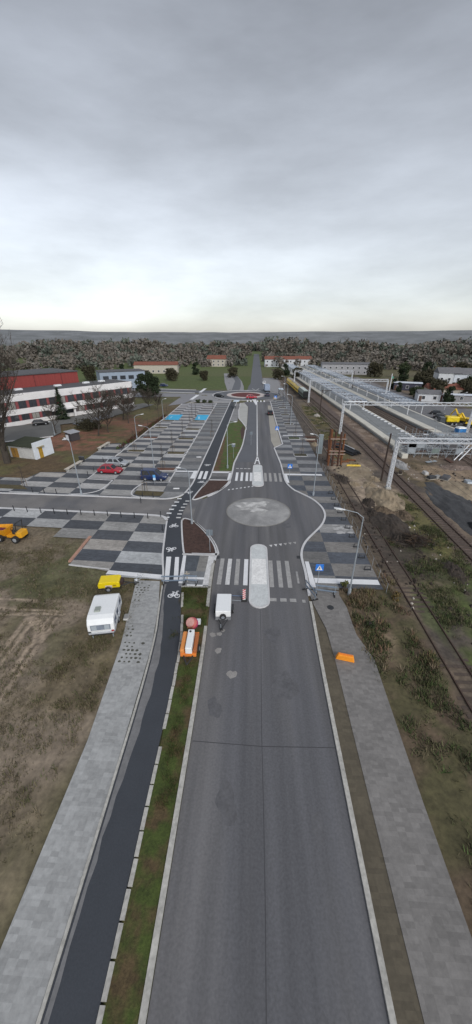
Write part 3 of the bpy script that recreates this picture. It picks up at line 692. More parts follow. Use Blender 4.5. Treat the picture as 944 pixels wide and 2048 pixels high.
# ------------------------------------------------------------------ vehicles
def wheel(parent, x, y, r, w, name='wheel'):
    o = MB().tube((x, y - w / 2, r), (x, y + w / 2, r), r, r, 16).build(name, black_r, parent, bevel=.02, seg=1)
    s = 1 if y > 0 else -1
    MB().tube((x, y + s * (w / 2 - .02), r), (x, y + s * (w / 2 + .012), r), r * .6, r * .52, 12).build('rim', silver_p, o)
    return o
def car(name, label, cat, loc, rz, paint, L_=4.3, W_=1.78, zb=.92, zr=1.48, gx=(-1.95, -1.35, .35, 1.05), group=None, nose=.72, roof=None):
    """x forward; gx: rear base, rear top, front top, front base of the glasshouse"""
    t = thing(name, label, cat, loc, rz, group)
    h = L_ / 2; w = W_ / 2
    prof = [(-h, .45, .70, .86), (-h + .07, .3, .82, .96), (-h + .5, .24, zb - .02, 1.0), (gx[0] + .5, .22, zb, 1.0), (gx[3] - .2, .22, zb, 1.0), (gx[3] + .25, .22, zb - .03, .99), (h - .55, .24, nose + .1, .97), (h - .12, .3, nose - .02, .88), (h, .42, nose - .14, .78)]
    rings = []
    for x, z0, z1, k in prof:
        ww = w * k
        rings.append([(x, -ww * .9, z0), (x, -ww, z0 + .15), (x, -ww, z1 - .16), (x, -ww * .9, z1), (x, ww * .9, z1), (x, ww, z1 - .16), (x, ww, z0 + .15), (x, ww * .9, z0)])
    MB().loft(rings).build('body', paint, t, smooth=False, bevel=.03)
    a, b, c, d = gx; wt, wb = w * .74, w * .92
    P = {k: v for k, v in zip(('rbl', 'rbr', 'rtl', 'rtr', 'ftl', 'ftr', 'fbl', 'fbr'),
        ((a, wb, zb - .03), (a, -wb, zb - .03), (b, wt, zr), (b, -wt, zr), (c, wt, zr), (c, -wt, zr), (d, wb, zb - .03), (d, -wb, zb - .03)))}
    m = MB(); vs = [P['rbl'], P['rbr'], P['rtl'], P['rtr'], P['ftl'], P['ftr'], P['fbl'], P['fbr']]
    m.add(vs, [(0, 1, 3, 2), (2, 3, 5, 4), (4, 5, 7, 6), (0, 2, 4, 6), (1, 7, 5, 3)])
    m.build('roof', roof or paint, t, bevel=.05)
    def pane(nm, q, f=.86, off=.012):
        q = [np.array(p, float) for p in q]; ctr = sum(q) / 4; nrm = np.cross(q[1] - q[0], q[3] - q[0]); nrm /= np.linalg.norm(nrm)
        o = [ctr + (p - ctr) * f for p in q]
        if np.dot(nrm, ctr - np.array((0, 0, .8))) < 0: nrm = -nrm
        MB().add([tuple(p + nrm * off) for p in o], [(0, 1, 2, 3)]).build(nm, glass, t)
    pane('windscreen', (P['fbl'], P['fbr'], P['ftr'], P['ftl'])); pane('rear_window', (P['rbl'], P['rbr'], P['rtr'], P['rtl']), .8)
    lerp = lambda p, q, k: tuple(np.array(p) * (1 - k) + np.array(q) * k)
    for s, (rb, rt, ft, fb) in ((1, ('rbl', 'rtl', 'ftl', 'fbl')), (-1, ('rbr', 'rtr', 'ftr', 'fbr'))):
        for k0, k1 in ((.06, .5), (.53, .93)):
            pane('side_window', (lerp(P[rb], P[fb], k0), lerp(P[rb], P[fb], k1), lerp(P[rt], P[ft], k1), lerp(P[rt], P[ft], k0)), .88)
    r = .32
    for x in (-h + .85, h - .85):
        for y in (-w + .1, w - .1): wheel(t, x, y, r, .22)
    for s in (1, -1):
        MB().box((h - .1, s * w * .6, nose - .12), (.16, .34, .14)).build('headlight', lamp_l, t, bevel=.02)
        MB().box((-h + .05, s * w * .66, .74), (.1, .22, .2)).build('tail_light', tail_l, t, bevel=.02)
        MB().box((d - .25, s * (w + .05), zb + .06), (.14, .14, .12)).build('mirror', paint, t, bevel=.02)
    return t
car('red_car', 'red hatchback parked in the bay beside the silver car', 'car', (*G(222, 946), .10), R(-4), red_p, 4.35, 1.8, .9, 1.46)
car('silver_car', 'silver hatchback parked just behind the red car', 'car', (*G(236, 932), .10), R(-7), silver_p, 4.2, 1.78, .92, 1.5)
# van
t = car('blue_van', 'dark blue panel van parked beside the disabled sign', 'van', (*G(310, 960), .10), R(-3), navy_p, 4.5, 1.85, 1.05, 1.86, gx=(-2.2, -2.1, .25, 1.2), nose=.92)
# cars on the far roads
car('red_car', 'red car driving round the far roundabout', 'car', (*G(503, 797), .02), R(5), M('red_far', (0.42, 0.02, 0.04), .35), 4.4, 1.85)
car('black_car', 'small black car seen from behind on the straight road by the pale bay', 'car', (*G(540, 829), .03), R(92), dark_p, 3.9, 1.75, .95, 1.5)
car('black_car', 'black car entering the far roundabout from the left', 'car', (*G(439, 794), .05), R(-12), dark_p, 4.4, 1.8)
car('dark_car', 'dark car at the right edge of the far roundabout', 'car', (*G(534, 792), .03), R(95), M('slate_paint', (.05, .06, .09), .3), 4.2, 1.8)
car('white_car', 'white car with red lamps on the road beyond the far roundabout', 'car', (*G(528, 768), .03), R(90), white_gel, 4.4, 1.8)
cr = car('dark_car', 'dark saloon parked by the railway yard, nearer of the pair', 'car', (*G(882, 838), .03), R(-25), dark_p, 4.5, 1.8, group='cars parked by the railway yard')
dup(cr, (*G(874, 830), .03), R(-25), 'dark saloon parked by the railway yard, farther of the pair')
car('blue_car', 'dark blue car parked on the left beyond the far roundabout', 'car', (*G(328, 773), .03), R(0), navy_p)
grp = 'cars parked past the end of the office building'
for i, (px, py, pm, cn) in enumerate(((271, 782, silver_p, 'silver'), (281, 784, white_gel, 'white'), (268, 774, dark_p, 'black'), (295, 776, navy_p, 'blue'))):
    car('parked_car', '%s car parked past the far end of the office building' % cn, 'car', (*G(px, py), .05), R(75), pm, group=grp)
# delivery lorry by the far roundabout
t = thing('lorry', 'pale blue and grey lorry standing right of the far roundabout', 'lorry', (*G(533, 783), .03), R(95))
MB().box((-.8, 0, 2.0), (5.0, 2.3, 2.4)).build('box_body', M('lorry_blue', (.28, .34, .45), .5), t, bevel=.06)
MB().box((2.65, 0, 1.55), (1.7, 2.2, 1.9), taper=.9).build('cab', white_gel, t, bevel=.1)
MB().box((-.2, 0, .65), (6.6, 1.4, .25)).build('chassis', dark_s, t)
MB().box((3.47, 0, 1.85), (.06, 1.9, .7)).build('windscreen', glass, t)
for x in (-2.3, 2.5):
    for y in (-1, 1): wheel(t, x, y, .45, .3)

# caravan
p = G(207, 1272); t = thing('caravan', 'white touring caravan parked on the dirt yard beside the grass pavers', 'caravan', (-12.3, 21.85, 0.0), R(101))
cw, ch = 1.05, 0
prof = [(-1.78, .62), (-1.9, 1.05), (-1.84, 1.6), (-1.6, 1.98), (-1.2, 2.1), (1.2, 2.08), (1.5, 1.95), (1.75, 1.5), (1.8, 1.0), (1.75, .6)]
prof = [(x, z - .08) for x, z in prof]
# the body is a closed side profile carried across the width, the near end is x negative
def sideloft(prof, w, inset=.06):
    rings = []
    for y, k in ((-w, .97), (-w + inset, 1), (w - inset, 1), (w, .97)):
        cz = sum(z for _, z in prof) / len(prof); rings.append([(x * k, y, cz + (z - cz) * k) for x, z in prof])
    return MB().loft(rings)
sideloft(prof, cw).build('body', white_gel, t, bevel=.04)
m = MB(); m.add([(-1.95, -.78, 1.02), (-1.95, .78, 1.02), (-1.89, .78, 1.5), (-1.89, -.78, 1.5)], [(0, 3, 2, 1)])
m.v = [(x + .03, y, z) for x, y, z in m.v]
w_ = m.build('end_window', van_glass, t)
for s in (-.5, .5):
    MB().add([(-1.934, s - .2, 1.06), (-1.934, s + .2, 1.06), (-1.878, s + .2, 1.46), (-1.878, s - .2, 1.46)], [(0, 3, 2, 1)]).build('curtain', curtain, w_)
MB().box((-1.86, 0, .68), (.1, 2.04, .16)).build('bumper', M('bumper_grey', (.45, .47, .5), .5), t, bevel=.02)
for s in (-.9, .9): MB().box((-1.9, s, .84), (.05, .2, .12)).build('tail_light', tail_l if s < 0 else dark_s, t)
b = MB().box((-.6, .35, 2.07), (.62, .5, .14), taper=.85).build('roof_vent', M('vent_grey', (.30, .33, .30), .6), t, bevel=.03)
for x, wd in ((-1.15, .7), (-.2, .6), (1.1, .6)):
    MB().box((x, -cw - .005, 1.32), (wd, .02, .5)).build('side_window', M('caravan_side_glass', (.10, .13, .2), .12), t)
    MB().box((x, cw + .005, 1.32), (wd, .02, .5)).build('side_window', glass, t)
MB().box((.35, -cw - .008, 1.1), (.6, .02, 1.35)).build('door', M('caravan_door', (.62, .65, .7), .4), t)
MB().box((-.4, -cw - .004, .78), (3.4, .02, .05)).build('trim_stripe', navy_p, t)
MB().box((0, 0, .45), (3.6, 1.7, .12)).build('chassis', dark_s, t)
for y in (-.95, .95): wheel(t, -.1, y, .3, .18)
MB().path([(1.9, -.5, .45), (3.0, 0, .45), (1.9, .5, .45)], .05).build('drawbar', galv, t)
for x in (-1.7, 1.6):
    for y in (-.8, .8): MB().tube((x, y, .0), (x, y, .45), .04).build('steady_leg', galv, t)
t = thing('step_block', 'pale concrete block lying beside the caravan as a step', 'step', (-10.8, 22.4, 0), R(98))
MB().box((0, 0, .1), (.7, .45, .2)).build('block', dust_lt, t, bevel=.03)
MB().box((.0, 0, .22), (.5, .4, .04)).build('tread', dust, t)

# compressor
t = thing('compressor', 'yellow towable compressor on two wheels behind the caravan', 'compressor', (*G(222, 1175), 0), R(10))
sideloft([(-1.0, .42), (-1.03, .72), (-.9, 1.08), (.85, 1.08), (1.0, .95), (1.02, .42)], .62).build('canopy', yellow2, t, bevel=.05)
MB().box((.0, -.635, .62), (.65, .02, .26)).build('label_panel', M('label_pale', (.62, .55, .5), .6), t)
MB().box((.55, -.632, .7), (.3, .02, .2)).build('vent_grille', M('dark_ochre', (.40, .28, .01), .6), t)
MB().box((0, 0, .36), (2.1, 1.1, .12)).build('chassis', dark_s, t)
for s in (-1, 1):
    wheel(t, -.05, s * .68, .31, .18)
    MB().loft([[(-.05 + .37 * math.cos(a), s * .58, .31 + .37 * math.sin(a)) for a in np.linspace(.2, 2.94, 7)], [(-.05 + .37 * math.cos(a), s * .8, .31 + .37 * math.sin(a)) for a in np.linspace(.2, 2.94, 7)]], cap=False).build('mudguard', M('mudguard', (.16, .14, .14), .6), t)
MB().box((1.15, 0, .7), (.3, .7, .4)).build('control_box', M('dark_brown_panel', (.05, .03, .03), .6), t, bevel=.02)
MB().path([(1.0, .35, .4), (2.0, 0, .45), (1.0, -.35, .4)], .05).tube((2.0, 0, .45), (2.75, 0, .42), .05).build('drawbar', dark_s, t)
j = MB().tube((2.35, .1, .0), (2.35, .1, .75), .04).build('jockey_post', galv, t)
MB().tube((2.35, .03, .12), (2.35, .17, .12), .12, .12, 12).build('jockey_wheel', black_r, j)
MB().path([(2.75 + .22 * math.cos(a), .3 + .12 * math.cos(a), .75 + .25 * math.sin(a)) for a in np.linspace(0, 6.28, 12)], .022, 5).build('hose_loop', galv, t)
MB().box((2.5, .2, .55), (.2, .2, .2)).build('hitch_head', white_s, t, bevel=.03)

# box trailer, tow end towards the viewer
t = thing('box_trailer', 'white box trailer with a spare wheel parked on the road by the verge', 'trailer', (-2.3, 23.35, .02), R(-90 + 2))
MB().box((-.05, 0, 1.0), (2.3, 1.30, .62)).build('lid', white_gel, t, bevel=.06)
MB().box((-.05, 0, .52), (2.34, 1.32, .34)).build('body', M('trailer_grey', (.20, .21, .225), .5), t, bevel=.02)
MB().tube((1.08, 0, .80), (1.30, 0, .80), .27, .27, 18).build('spare_wheel', black_r, t, bevel=.03)
MB().tube((1.30, 0, .80), (1.318, 0, .80), .15, .14, 14).build('spare_rim', M('rim_grey', (.22, .24, .27), .5), t)
for s in (-1, 1):
    wheel(t, -.2, s * .78, .29, .18)
    MB().box((-.2, s * .79, .64), (.75, .2, .05)).build('mudguard', dark_s, t)
    MB().box((-1.2, s * .5, .5), (.05, .2, .12)).build('tail_light', tail_l, t)
MB().path([(1.1, .4, .42), (2.0, 0, .42), (1.1, -.4, .42)], .04).tube((2.0, 0, .42), (2.35, 0, .42), .045).build('drawbar', dark_s, t)
j = MB().tube((1.9, -.15, .0), (1.9, -.15, .62), .035).build('jockey_post', galv, t)
MB().tube((1.9, -.22, .12), (1.9, -.08, .12), .12, .12, 12).build('jockey_wheel', black_r, j)

# road-side concrete mixer on an orange trailer
t = thing('concrete_mixer', 'faded red concrete mixer drum on its stand on the verge, behind the orange plant', 'concrete mixer', (-4.75, 21.2, .07), R(0))
n = 16
def lathe(pts, ax0, ax1, n=18):
    d = np.array(ax1, float) - np.array(ax0, float); d /= np.linalg.norm(d); u = np.cross(d, (0, 1, 0)); u /= np.linalg.norm(u); w = np.cross(d, u); rr = []
    for s, r in pts: rr.append([tuple(np.array(ax0) + d * s + r * (math.cos(2 * math.pi * k / n) * u + math.sin(2 * math.pi * k / n) * w)) for k in range(n)])
    return MB().loft(rr)
dr = lathe([(0, .12), (.1, .36), (.4, .47), (.62, .45), (.80, .40), (.83, .38)], (.15, .15, .6), (-.12, -.42, 1.4)).build('drum', pink, t, smooth=False)
lathe([(.835, .36), (.845, .34), (.85, .2)], (.15, .15, .6), (-.12, -.42, 1.4)).build('drum_mouth', M('drum_cement', (.50, .27, .24), .85, .25, 2.5, 7), dr)
lathe([(.3, .478), (.42, .482), (.5, .478)], (.15, .15, .6), (-.12, -.42, 1.4)).build('gear_ring', M('ring_magenta', (.42, .03, .12), .5), t)
MB().path([(.0, -.55, .75), (.0, .55, .75)], .04).path([(-.45, -.45, 0), (0, -.52, .75), (.45, -.45, 0)], .035).path([(-.45, .45, 0), (0, .52, .75), (.45, .45, 0)], .035).build('stand', dark_s, t)
MB().box((.5, .3, .75), (.35, .35, .4)).build('motor_housing', white_s, t, bevel=.04)
MB().tube((.35, -.5, .15), (.35, -.62, .15), .2, .2, 12).build('wheel', black_r, t); MB().tube((.35, .5, .15), (.35, .62, .15), .2, .2, 12).build('wheel', black_r, t)
t = thing('pump_trailer', 'orange construction plant trailer with a white bonnet on the verge in front of the mixer', 'plant trailer', (-4.6, 19.3, .07), R(92))
MB().box((0, 0, .55), (2.2, 1.2, .3)).build('frame', orange, t, bevel=.03)
MB().box((-.15, -.05, 1.0), (1.9, .5, .6)).build('bonnet', white_gel, t, bevel=.05)
MB().tube((.55, .0, 1.3), (.55, 0, 1.34), .09, .09, 12).build('filler_cap', dark_s, t)
MB().box((-.1, .46, .86), (1.9, .34, .36)).build('side_tank', M('tank_orange', (.78, .30, .08), .5), t, bevel=.08)
MB().box((-.1, -.5, .8), (1.8, .26, .3)).build('tool_box', M('box_rust', (.42, .13, .04), .6), t, bevel=.04)
for s in (-1, 1): wheel(t, -.2, s * .68, .3, .18)
MB().path([(-1.1, .35, .5), (-1.9, 0, .5), (-1.1, -.35, .5)], .05).build('drawbar', dark_s, t)
MB().path([(.95, -.1, .7), (1.1, -.1, 1.15), (1.1, .35, 1.15)], .05).build('pipe', rust, t)

# articulated dumper
t = thing('site_dumper', 'amber site dumper with a roll bar on the dirt at the left edge', 'dumper', (-29.5, 34.9, 0), R(175))
m = MB(); m.loft([[(-.0, -.55, .75), (1.5, -.5, .75), (1.5, .5, .75), (-.0, .55, .75)], [(-.15, -.85, 1.65), (2.1, -.8, 1.45), (2.1, .8, 1.45), (-.15, .85, 1.65)]], cap=False)
m.add([(-.0, -.55, .76), (1.5, -.5, .76), (1.5, .5, .76), (-.0, .55, .76)], [(0, 1, 2, 3)])
sk = m.build('skip', amber, t); sk.modifiers.new('s', 'SOLIDIFY').thickness = .05
MB().add([(.05, -.6, 1.2), (1.6, -.58, 1.2), (1.6, .58, 1.2), (.05, .6, 1.2)], [(0, 1, 2, 3)]).build('load', M('skip_inside', (.16, .03, .05), .8, .4), sk)
MB().box((-1.75, 0, .98), (.75, 1.2, .75)).build('engine_cover', M('amber_light', (.74, .36, .02), .45, .15), t, bevel=.08)
MB().box((-.95, 0, .7), (1.7, 1.15, .3)).build('chassis', amber, t, bevel=.03)
MB().box((-.95, 0, 1.05), (.5, .55, .4)).build('seat', dark_s, t, bevel=.05)
MB().path([(-1.45, -.55, .85), (-1.75, -.55, 2.55), (-1.75, .55, 2.55), (-1.45, .55, .85)], .055).build('roll_bar', dark_s, t)
MB().tube((-.45, 0, .85), (-.6, 0, 1.45), .03).path([(-.6 + .04 * math.cos(a), .2 * math.cos(a), 1.45 + .2 * math.sin(a)) for a in np.linspace(0, 6.28, 10)], .025, 5).build('steering_wheel', dark_s, t)
for x, r in ((.7, .46), (-1.35, .46)):
    for y in (-.78, .78): wheel(t, x, y, r, .34)

# machines by the railway yard
def excavator(label, loc, rz, arm=1.0):
    t = thing('excavator', label, 'excavator', loc, rz)
    for y in (-.85, .85):
        MB().loft([[(-1.5, y - .25, .25), (-1.2, y - .25, .02), (1.2, y - .25, .02), (1.5, y - .25, .3), (1.2, y - .25, .62), (-1.2, y - .25, .62)], [(-1.5, y + .25, .25), (-1.2, y + .25, .02), (1.2, y + .25, .02), (1.5, y + .25, .3), (1.2, y + .25, .62), (-1.2, y + .25, .62)]]).build('track', black_r, t)
    MB().box((-.45, 0, 1.3), (2.5, 2.0, .9)).build('upper_body', yellow, t, bevel=.12)
    c = MB().box((.65, .5, 1.75), (1.2, .95, 1.6), taper=.85).build('cab', yellow, t, bevel=.08)
    MB().box((1.22, .5, 1.85), (.06, .8, .9)).build('windscreen', glass, c); MB().box((.65, 1.0, 1.9), (.9, .04, .7)).build('side_window', glass, c)
    MB().bar((.9, -.2, 1.4), (2.6, -.2, 3.6), .34).build('boom', yellow, t)
    MB().bar((2.6, -.2, 3.6), (3.7 * arm, -.2, 1.7), .26).build('dipper', yellow, t)
    MB().loft([[(3.7 * arm, -.6, 1.7), (4.1 * arm, -.6, 1.2), (3.6 * arm, -.6, .7), (3.3 * arm, -.6, 1.1)], [(3.7 * arm, .2, 1.7), (4.1 * arm, .2, 1.2), (3.6 * arm, .2, .7), (3.3 * arm, .2, 1.1)]]).build('bucket', dark_s, t)
    return t
excavator('yellow excavator standing behind the blue toilet, at the right edge', (*G(938, 854), 0), R(160))
excavator('yellow excavator with raised boom just right of the yellow tanker', (*G(921, 846), 0), R(120))
t = thing('tanker_truck', 'dark truck with a yellow body parked between the dark cars and the blue toilet', 'truck', (*G(896, 850), 0), R(-6))
MB().box((.6, 0, 1.75), (3.4, 2.2, 1.5)).build('body', M('truck_yellow', (.78, .58, .01), .45), t, bevel=.25)
MB().box((-2.1, 0, 1.45), (1.5, 2.1, 1.7), taper=.9).build('cab', M('cab_dark', (.05, .06, .07), .4), t, bevel=.12)
MB().box((-2.86, 0, 1.75), (.05, 1.8, .6)).build('windscreen', glass, t)
MB().box((0, 0, .7), (5.6, 1.3, .3)).build('chassis', dark_s, t)
for x in (-2.0, .6, 1.7):
    for y in (-.95, .95): wheel(t, x, y, .45, .3)
t = thing('portable_toilet', 'blue portable toilet with a white roof beside the right gantry leg', 'toilet', (*G(917, 873), 0), R(10))
MB().box((0, 0, 1.08), (2.1, 1.5, 2.0)).build('cabin', tin_blue, t, bevel=.04)
MB().loft([[(-1.1, -.8, 2.08), (1.1, -.8, 2.08), (1.1, .8, 2.08), (-1.1, .8, 2.08)], [(-.9, -.6, 2.4), (.9, -.6, 2.4), (.9, .6, 2.4), (-.9, .6, 2.4)]]).build('roof', white_gel, t, bevel=.05)
MB().box((-.4, -.76, 1.05), (.75, .03, 1.8)).build('door', M('toilet_door', (.03, .2, .5), .5), t)
MB().box((0, 0, .05), (2.0, 1.4, .1)).build('skid', dark_s, t)
t = thing('material_bag', 'small pale yellow bulk bag on the ground below the blue toilet', 'bag', (*G(915, 878), 0), R(20))
MB().box((0, 0, .35), (.8, .7, .7), taper=.85).build('bag', M('bag_lemon', (.72, .72, .35), .8), t, bevel=.12); MB().box((0, 0, .74), (.35, .3, .1)).build('handle', white_s, t)

# ------------------------------------------------------------------ lamps
def lamp(label, base, h, arm, az, head=.7, low=None, group='tall street lamps', mat=galv):
    """az: world angle of the arm, degrees"""
    t = thing('street_lamp', label, 'street lamp', (*base, 0.0), R(az), group)
    MB().tube((0, 0, .1), (0, 0, h), .085, .045, 10).build('pole', mat, t)
    MB().tube((0, 0, 0), (0, 0, .7), .16, .15, 10).build('base_sleeve', mat, t)
    pts = [(0, 0, h - .05), (arm * .35, 0, h + .35), (arm, 0, h + .5)]
    MB().path(pts, .032).build('arm', mat, t)
    hd = MB().loft([[(arm - .05, -.05, h + .45), (arm - .05, .05, h + .45), (arm - .05, .05, h + .54), (arm - .05, -.05, h + .54)], [(arm + head * .5, -.11, h + .5), (arm + head * .5, .11, h + .5), (arm + head * .5, .08, h + .60), (arm + head * .5, -.08, h + .60)],
                   [(arm + head, -.07, h + .54), (arm + head, .07, h + .54), (arm + head, .05, h + .60), (arm + head, -.05, h + .60)]]).build('luminaire', white_s, t, bevel=.02)
    MB().box((arm + head * .5, 0, h + .48), (head * .6, .2, .03)).build('lens', lamp_l, hd)
    if low:
        MB().path([(0, 0, low - .3), (low * .12, 0, low - .05), (low * .2, 0, low)], .035).build('lower_arm', mat, t)
        MB().box((low * .2 + .25, 0, low), (.55, .2, .1)).build('lower_luminaire', white_s, t, bevel=.02)
    return t
lamp('grey street lamp on the right, rising from the weeds beside the white strip', (9.5, 26.6), 8.4, 1.6, 168, .9)
lamp('slim pale lamp post at the edge of the car park left of the red car', (-26.9, 48.5), 8.3, .9, 150, .5)
lamp('lamp post in the green strip with a lower arm over the cycle path', (-4.8, 61.9), 8.2, 1.2, 10, .6, low=4.7)
lamp('lamp post in the brown planting bed beside the cycle path crossing', (-7.9, 39.8), 7.3, 1.0, 175, .6)
lamp('lamp post by the wire fence on the right, level with the mini roundabout', (9.5, 49.9), 9.2, .9, 178, .5)
lamp('lamp post on the lawn edge beyond the russet hedge, arm over the car park', (-28.7, 82.7), 5.2, 1.6, 25, .7)
lamp('lamp post in the car park behind the blue van, arm to the left', (-18.6, 60.9), 7.5, 1.5, 165, .8)
lamp('lamp post at the left corner of the farther blue parking bay', (-27.7, 105.8), 5.4, .8, 20, .6)
lamp('bent lamp post among the trees right of the railway yard', G(921, 808), 3.6, 1.2, 20, .7)
lamp('short lamp with a bright round head on the lawn by the office building', G(110, 871), 3.0, .4, 200, .4)
for i, (px, py) in enumerate(((569, 850), (561, 818), (556, 795))):
    lamp('lamp post along the right parking row, %s from the near end' % ORD[i], G(px + 12, py), 7.8, 1.0, 178, .6)

# ------------------------------------------------------------------ signs
def crossing_sign(label, base, h, s, rz, plain=False, group=None, frame=sign_b):
    t = thing('road_sign', label, 'road sign', (*base, .1), R(rz), group)
    MB().tube((0, .03, -.1), (0, .03, h), .03, .03, 8).build('post', galv, t)
    MB().box((0, 0, h - s / 2), (s, .03, s)).build('plate', frame if not plain else sign_back, t, bevel=.01, seg=1)
    if plain: return t
    z = h - s / 2; y = -.018
    m = MB().add([(-.38 * s, y, z - .36 * s), (.38 * s, y, z - .36 * s), (0, y, z + .36 * s)], [(0, 1, 2)]); tri = m.build('triangle', sign_w, t)
    m = MB()
    yy = y - .003
    def seg(a, b, w):
        d = np.array(b) - np.array(a); d = d / np.linalg.norm(d); nn = np.array((-d[1], d[0])) * w / 2
        m.add([((a[0] - nn[0]) * s, yy, z + (a[1] - nn[1]) * s), ((b[0] - nn[0]) * s, yy, z + (b[1] - nn[1]) * s), ((b[0] + nn[0]) * s, yy, z + (b[1] + nn[1]) * s), ((a[0] + nn[0]) * s, yy, z + (a[1] + nn[1]) * s)], [(0, 1, 2, 3)])
    seg((0, .08), (0, -.12), .09); seg((0, -.1), (-.1, -.3), .05); seg((0, -.1), (.1, -.3), .05); seg((0, .03), (.12, -.08), .04); seg((0, .03), (-.1, -.1), .04)
    m.add([(.045 * s * math.cos(a), yy, z + s * (.15 + .045 * math.sin(a))) for a in np.linspace(0, 5.6, 8)], [tuple(range(8))])
    m.build('walking_figure', dark_s, t)
    return t
g = 'blue pedestrian crossing signs'
crossing_sign('blue crossing sign on a thin post beside the near white strip on the right', (6.45, 26.9), 3.1, .75, 0, group=g)
crossing_sign('blue crossing sign on the right at the farther zebra crossing', (6.25, 56.0), 3.0, .8, 0, group=g)
crossing_sign('blue crossing sign right of the road just before the far roundabout', (7.8, 135.2), 2.8, 1.0, 0, group=g)
crossing_sign('blue square sign at the right edge of the pale stopping bay', (5.7, 85.5), 2.6, .9, 0)
g = 'road signs seen from the back'
crossing_sign('grey back of a crossing sign in the near brown planting bed', (-4.7, 33.2), 2.9, .75, 180, True, g)
crossing_sign('grey back of a sign high in the green strip', G(502, 890), 3.0, .7, 180, True, g)
crossing_sign('grey back of a sign in the middle of the green strip by the lamp', G(467, 917), 3.0, .7, 180, True, g)
t = thing('disabled_sign', 'light blue and white parking sign on a post beside the blue van', 'road sign', (*G(310, 970), .1))
MB().tube((0, .03, -.1), (0, .03, 1.7), .035).build('post', galv, t)
MB().box((0, 0, 1.45), (.42, .03, .5)).build('plate', M('sign_sky', (.12, .4, .8), .4), t); MB().box((0, -.002, .98), (.42, .034, .4)).build('lower_plate', M('sign_pale', (.6, .72, .85), .4), t)
t = thing('warning_light', 'yellow warning board on a short post at the right kerb of the far roundabout', 'warning board', (*G(550, 801), .05))
MB().tube((0, 0, 0), (0, 0, .6), .06).build('post', dark_s, t); MB().box((0, -.05, 1.0), (1.1, .05, .9)).build('board', yellow, t)
t = thing('guide_board', 'red and white striped guide board standing on the road beside the refuge island', 'guide board', (-.55, 25.2, .02))
MB().box((0, 0, .06), (.55, .42, .12), taper=.8).build('foot', black_r, t)
bd = MB().box((0, 0, .72), (.26, .04, 1.2)).build('board', sign_w, t)
for k in range(5):
    z0 = .2 + k * .24; m = MB(); y = -.024
    m.add([(-.125, y, z0), (.125, y, z0 + .12), (.125, y, z0 + .24), (-.125, y, z0 + .12)], [(0, 1, 2, 3)]); m.build('red_stripe', red_b, bd)
# lying poles and barriers
t = thing('barrier_pole', 'blue-grey pole lying across the left lane towards the striped guide board', 'pole', (-1.55, 25.75, .02), R(-1))
MB().tube((-.95, 0, .08), (.85, 0, .08), .05).build('pole', M('pole_blue', (.12, .16, .24), .5), t); MB().box((-.95, 0, .08), (.1, .12, .12)).build('end_cap', dark_s, t)
MB().tube((-.7, -.55, .03), (.8, -.62, .03), .025).build('rope', galv, t)
def barrier(label, loc, rz, L_=2.2):
    t = thing('site_barrier', label, 'barrier', loc, rz, 'grey site barriers')
    for z in (.45, .95): MB().box((0, 0, z), (L_, .04, .16)).build('rail', M('barrier_blue', (.17, .22, .29), .6), t, bevel=.01, seg=1)
    for s in (-1, 1):
        MB().tube((s * L_ * .42, 0, .05), (s * L_ * .42, 0, 1.08), .03).build('upright', galv, t); MB().box((s * L_ * .42, 0, .04), (.12, .7, .08)).build('foot', black_r, t)
    return t
barrier('grey site barrier standing across the near end of the cycle path', (-7.65, 27.2, .085), R(5), 2.3)
barrier('grey site barrier beside the verge on the paved crossing', (-5.95, 27.35, .10), R(-4), 1.4)
barrier('grey site barrier leaning by the right kerb below the crossing sign', (5.75, 26.3, .1), R(112), 2.0)
barrier('grey site barrier on the unfinished pavement right of the kerb', (7.2, 26.4, .1), R(-8), 2.0)
t = thing('timber_stake', 'pale timber post with a crosspiece on the paved crossing by the barriers', 'stake', (-6.35, 27.7, .1))
MB().box((0, 0, .6), (.09, .09, 1.2)).build('post', M('pale_timber', (.42, .38, .32), .85), t); MB().box((0, 0, .95), (.55, .05, .1)).build('crosspiece', M('pale_timber', (.4, .4, .4)), t)
t = thing('orange_barrier', 'bright orange barrier lying on the unfinished pavement at the lower edge', 'barrier', (7.35, 18.9, .09), R(-12))
MB().box((0, 0, .25), (1.4, .35, .5), taper=.8).build('body', M('vivid_orange', (.85, .30, .02), .5), t, bevel=.05); MB().box((0, 0, .53), (1.0, .1, .06)).build('handle', orange, t)
t = thing('drain_cover', 'dark drain cover set in the unfinished pavement', 'drain cover', (7.35, 24.6, .09))
MB().tube((0, 0, 0), (0, 0, .02), .3, .3, 16).build('cover', dark_s, t)
for x, y, l in ((-4.05, 32.2, 'by the corner of the near brown bed'), (5.45, 32.7, 'by the right kerb above the near zebra')):
    t = thing('road_gully', 'dark road gully grate ' + l, 'gully', (x + (.35 if x < 0 else -.1), y, .022)); MB().box((0, 0, .008), (.4, .55, .016)).build('grate', dark_s, t)
for x, y, l in ((-12.4, 51.4, 'on the paving left of the cycle path bend'), (-11.2, 68.2, 'lying in the walkway left of the long cycle path')):
    t = thing('white_slab', 'small white slab ' + l, 'slab', (x, y, .1), R(4)); MB().box((0, 0, .06), (1.0, .28, .12)).build('slab', paint_w, t, bevel=.02)

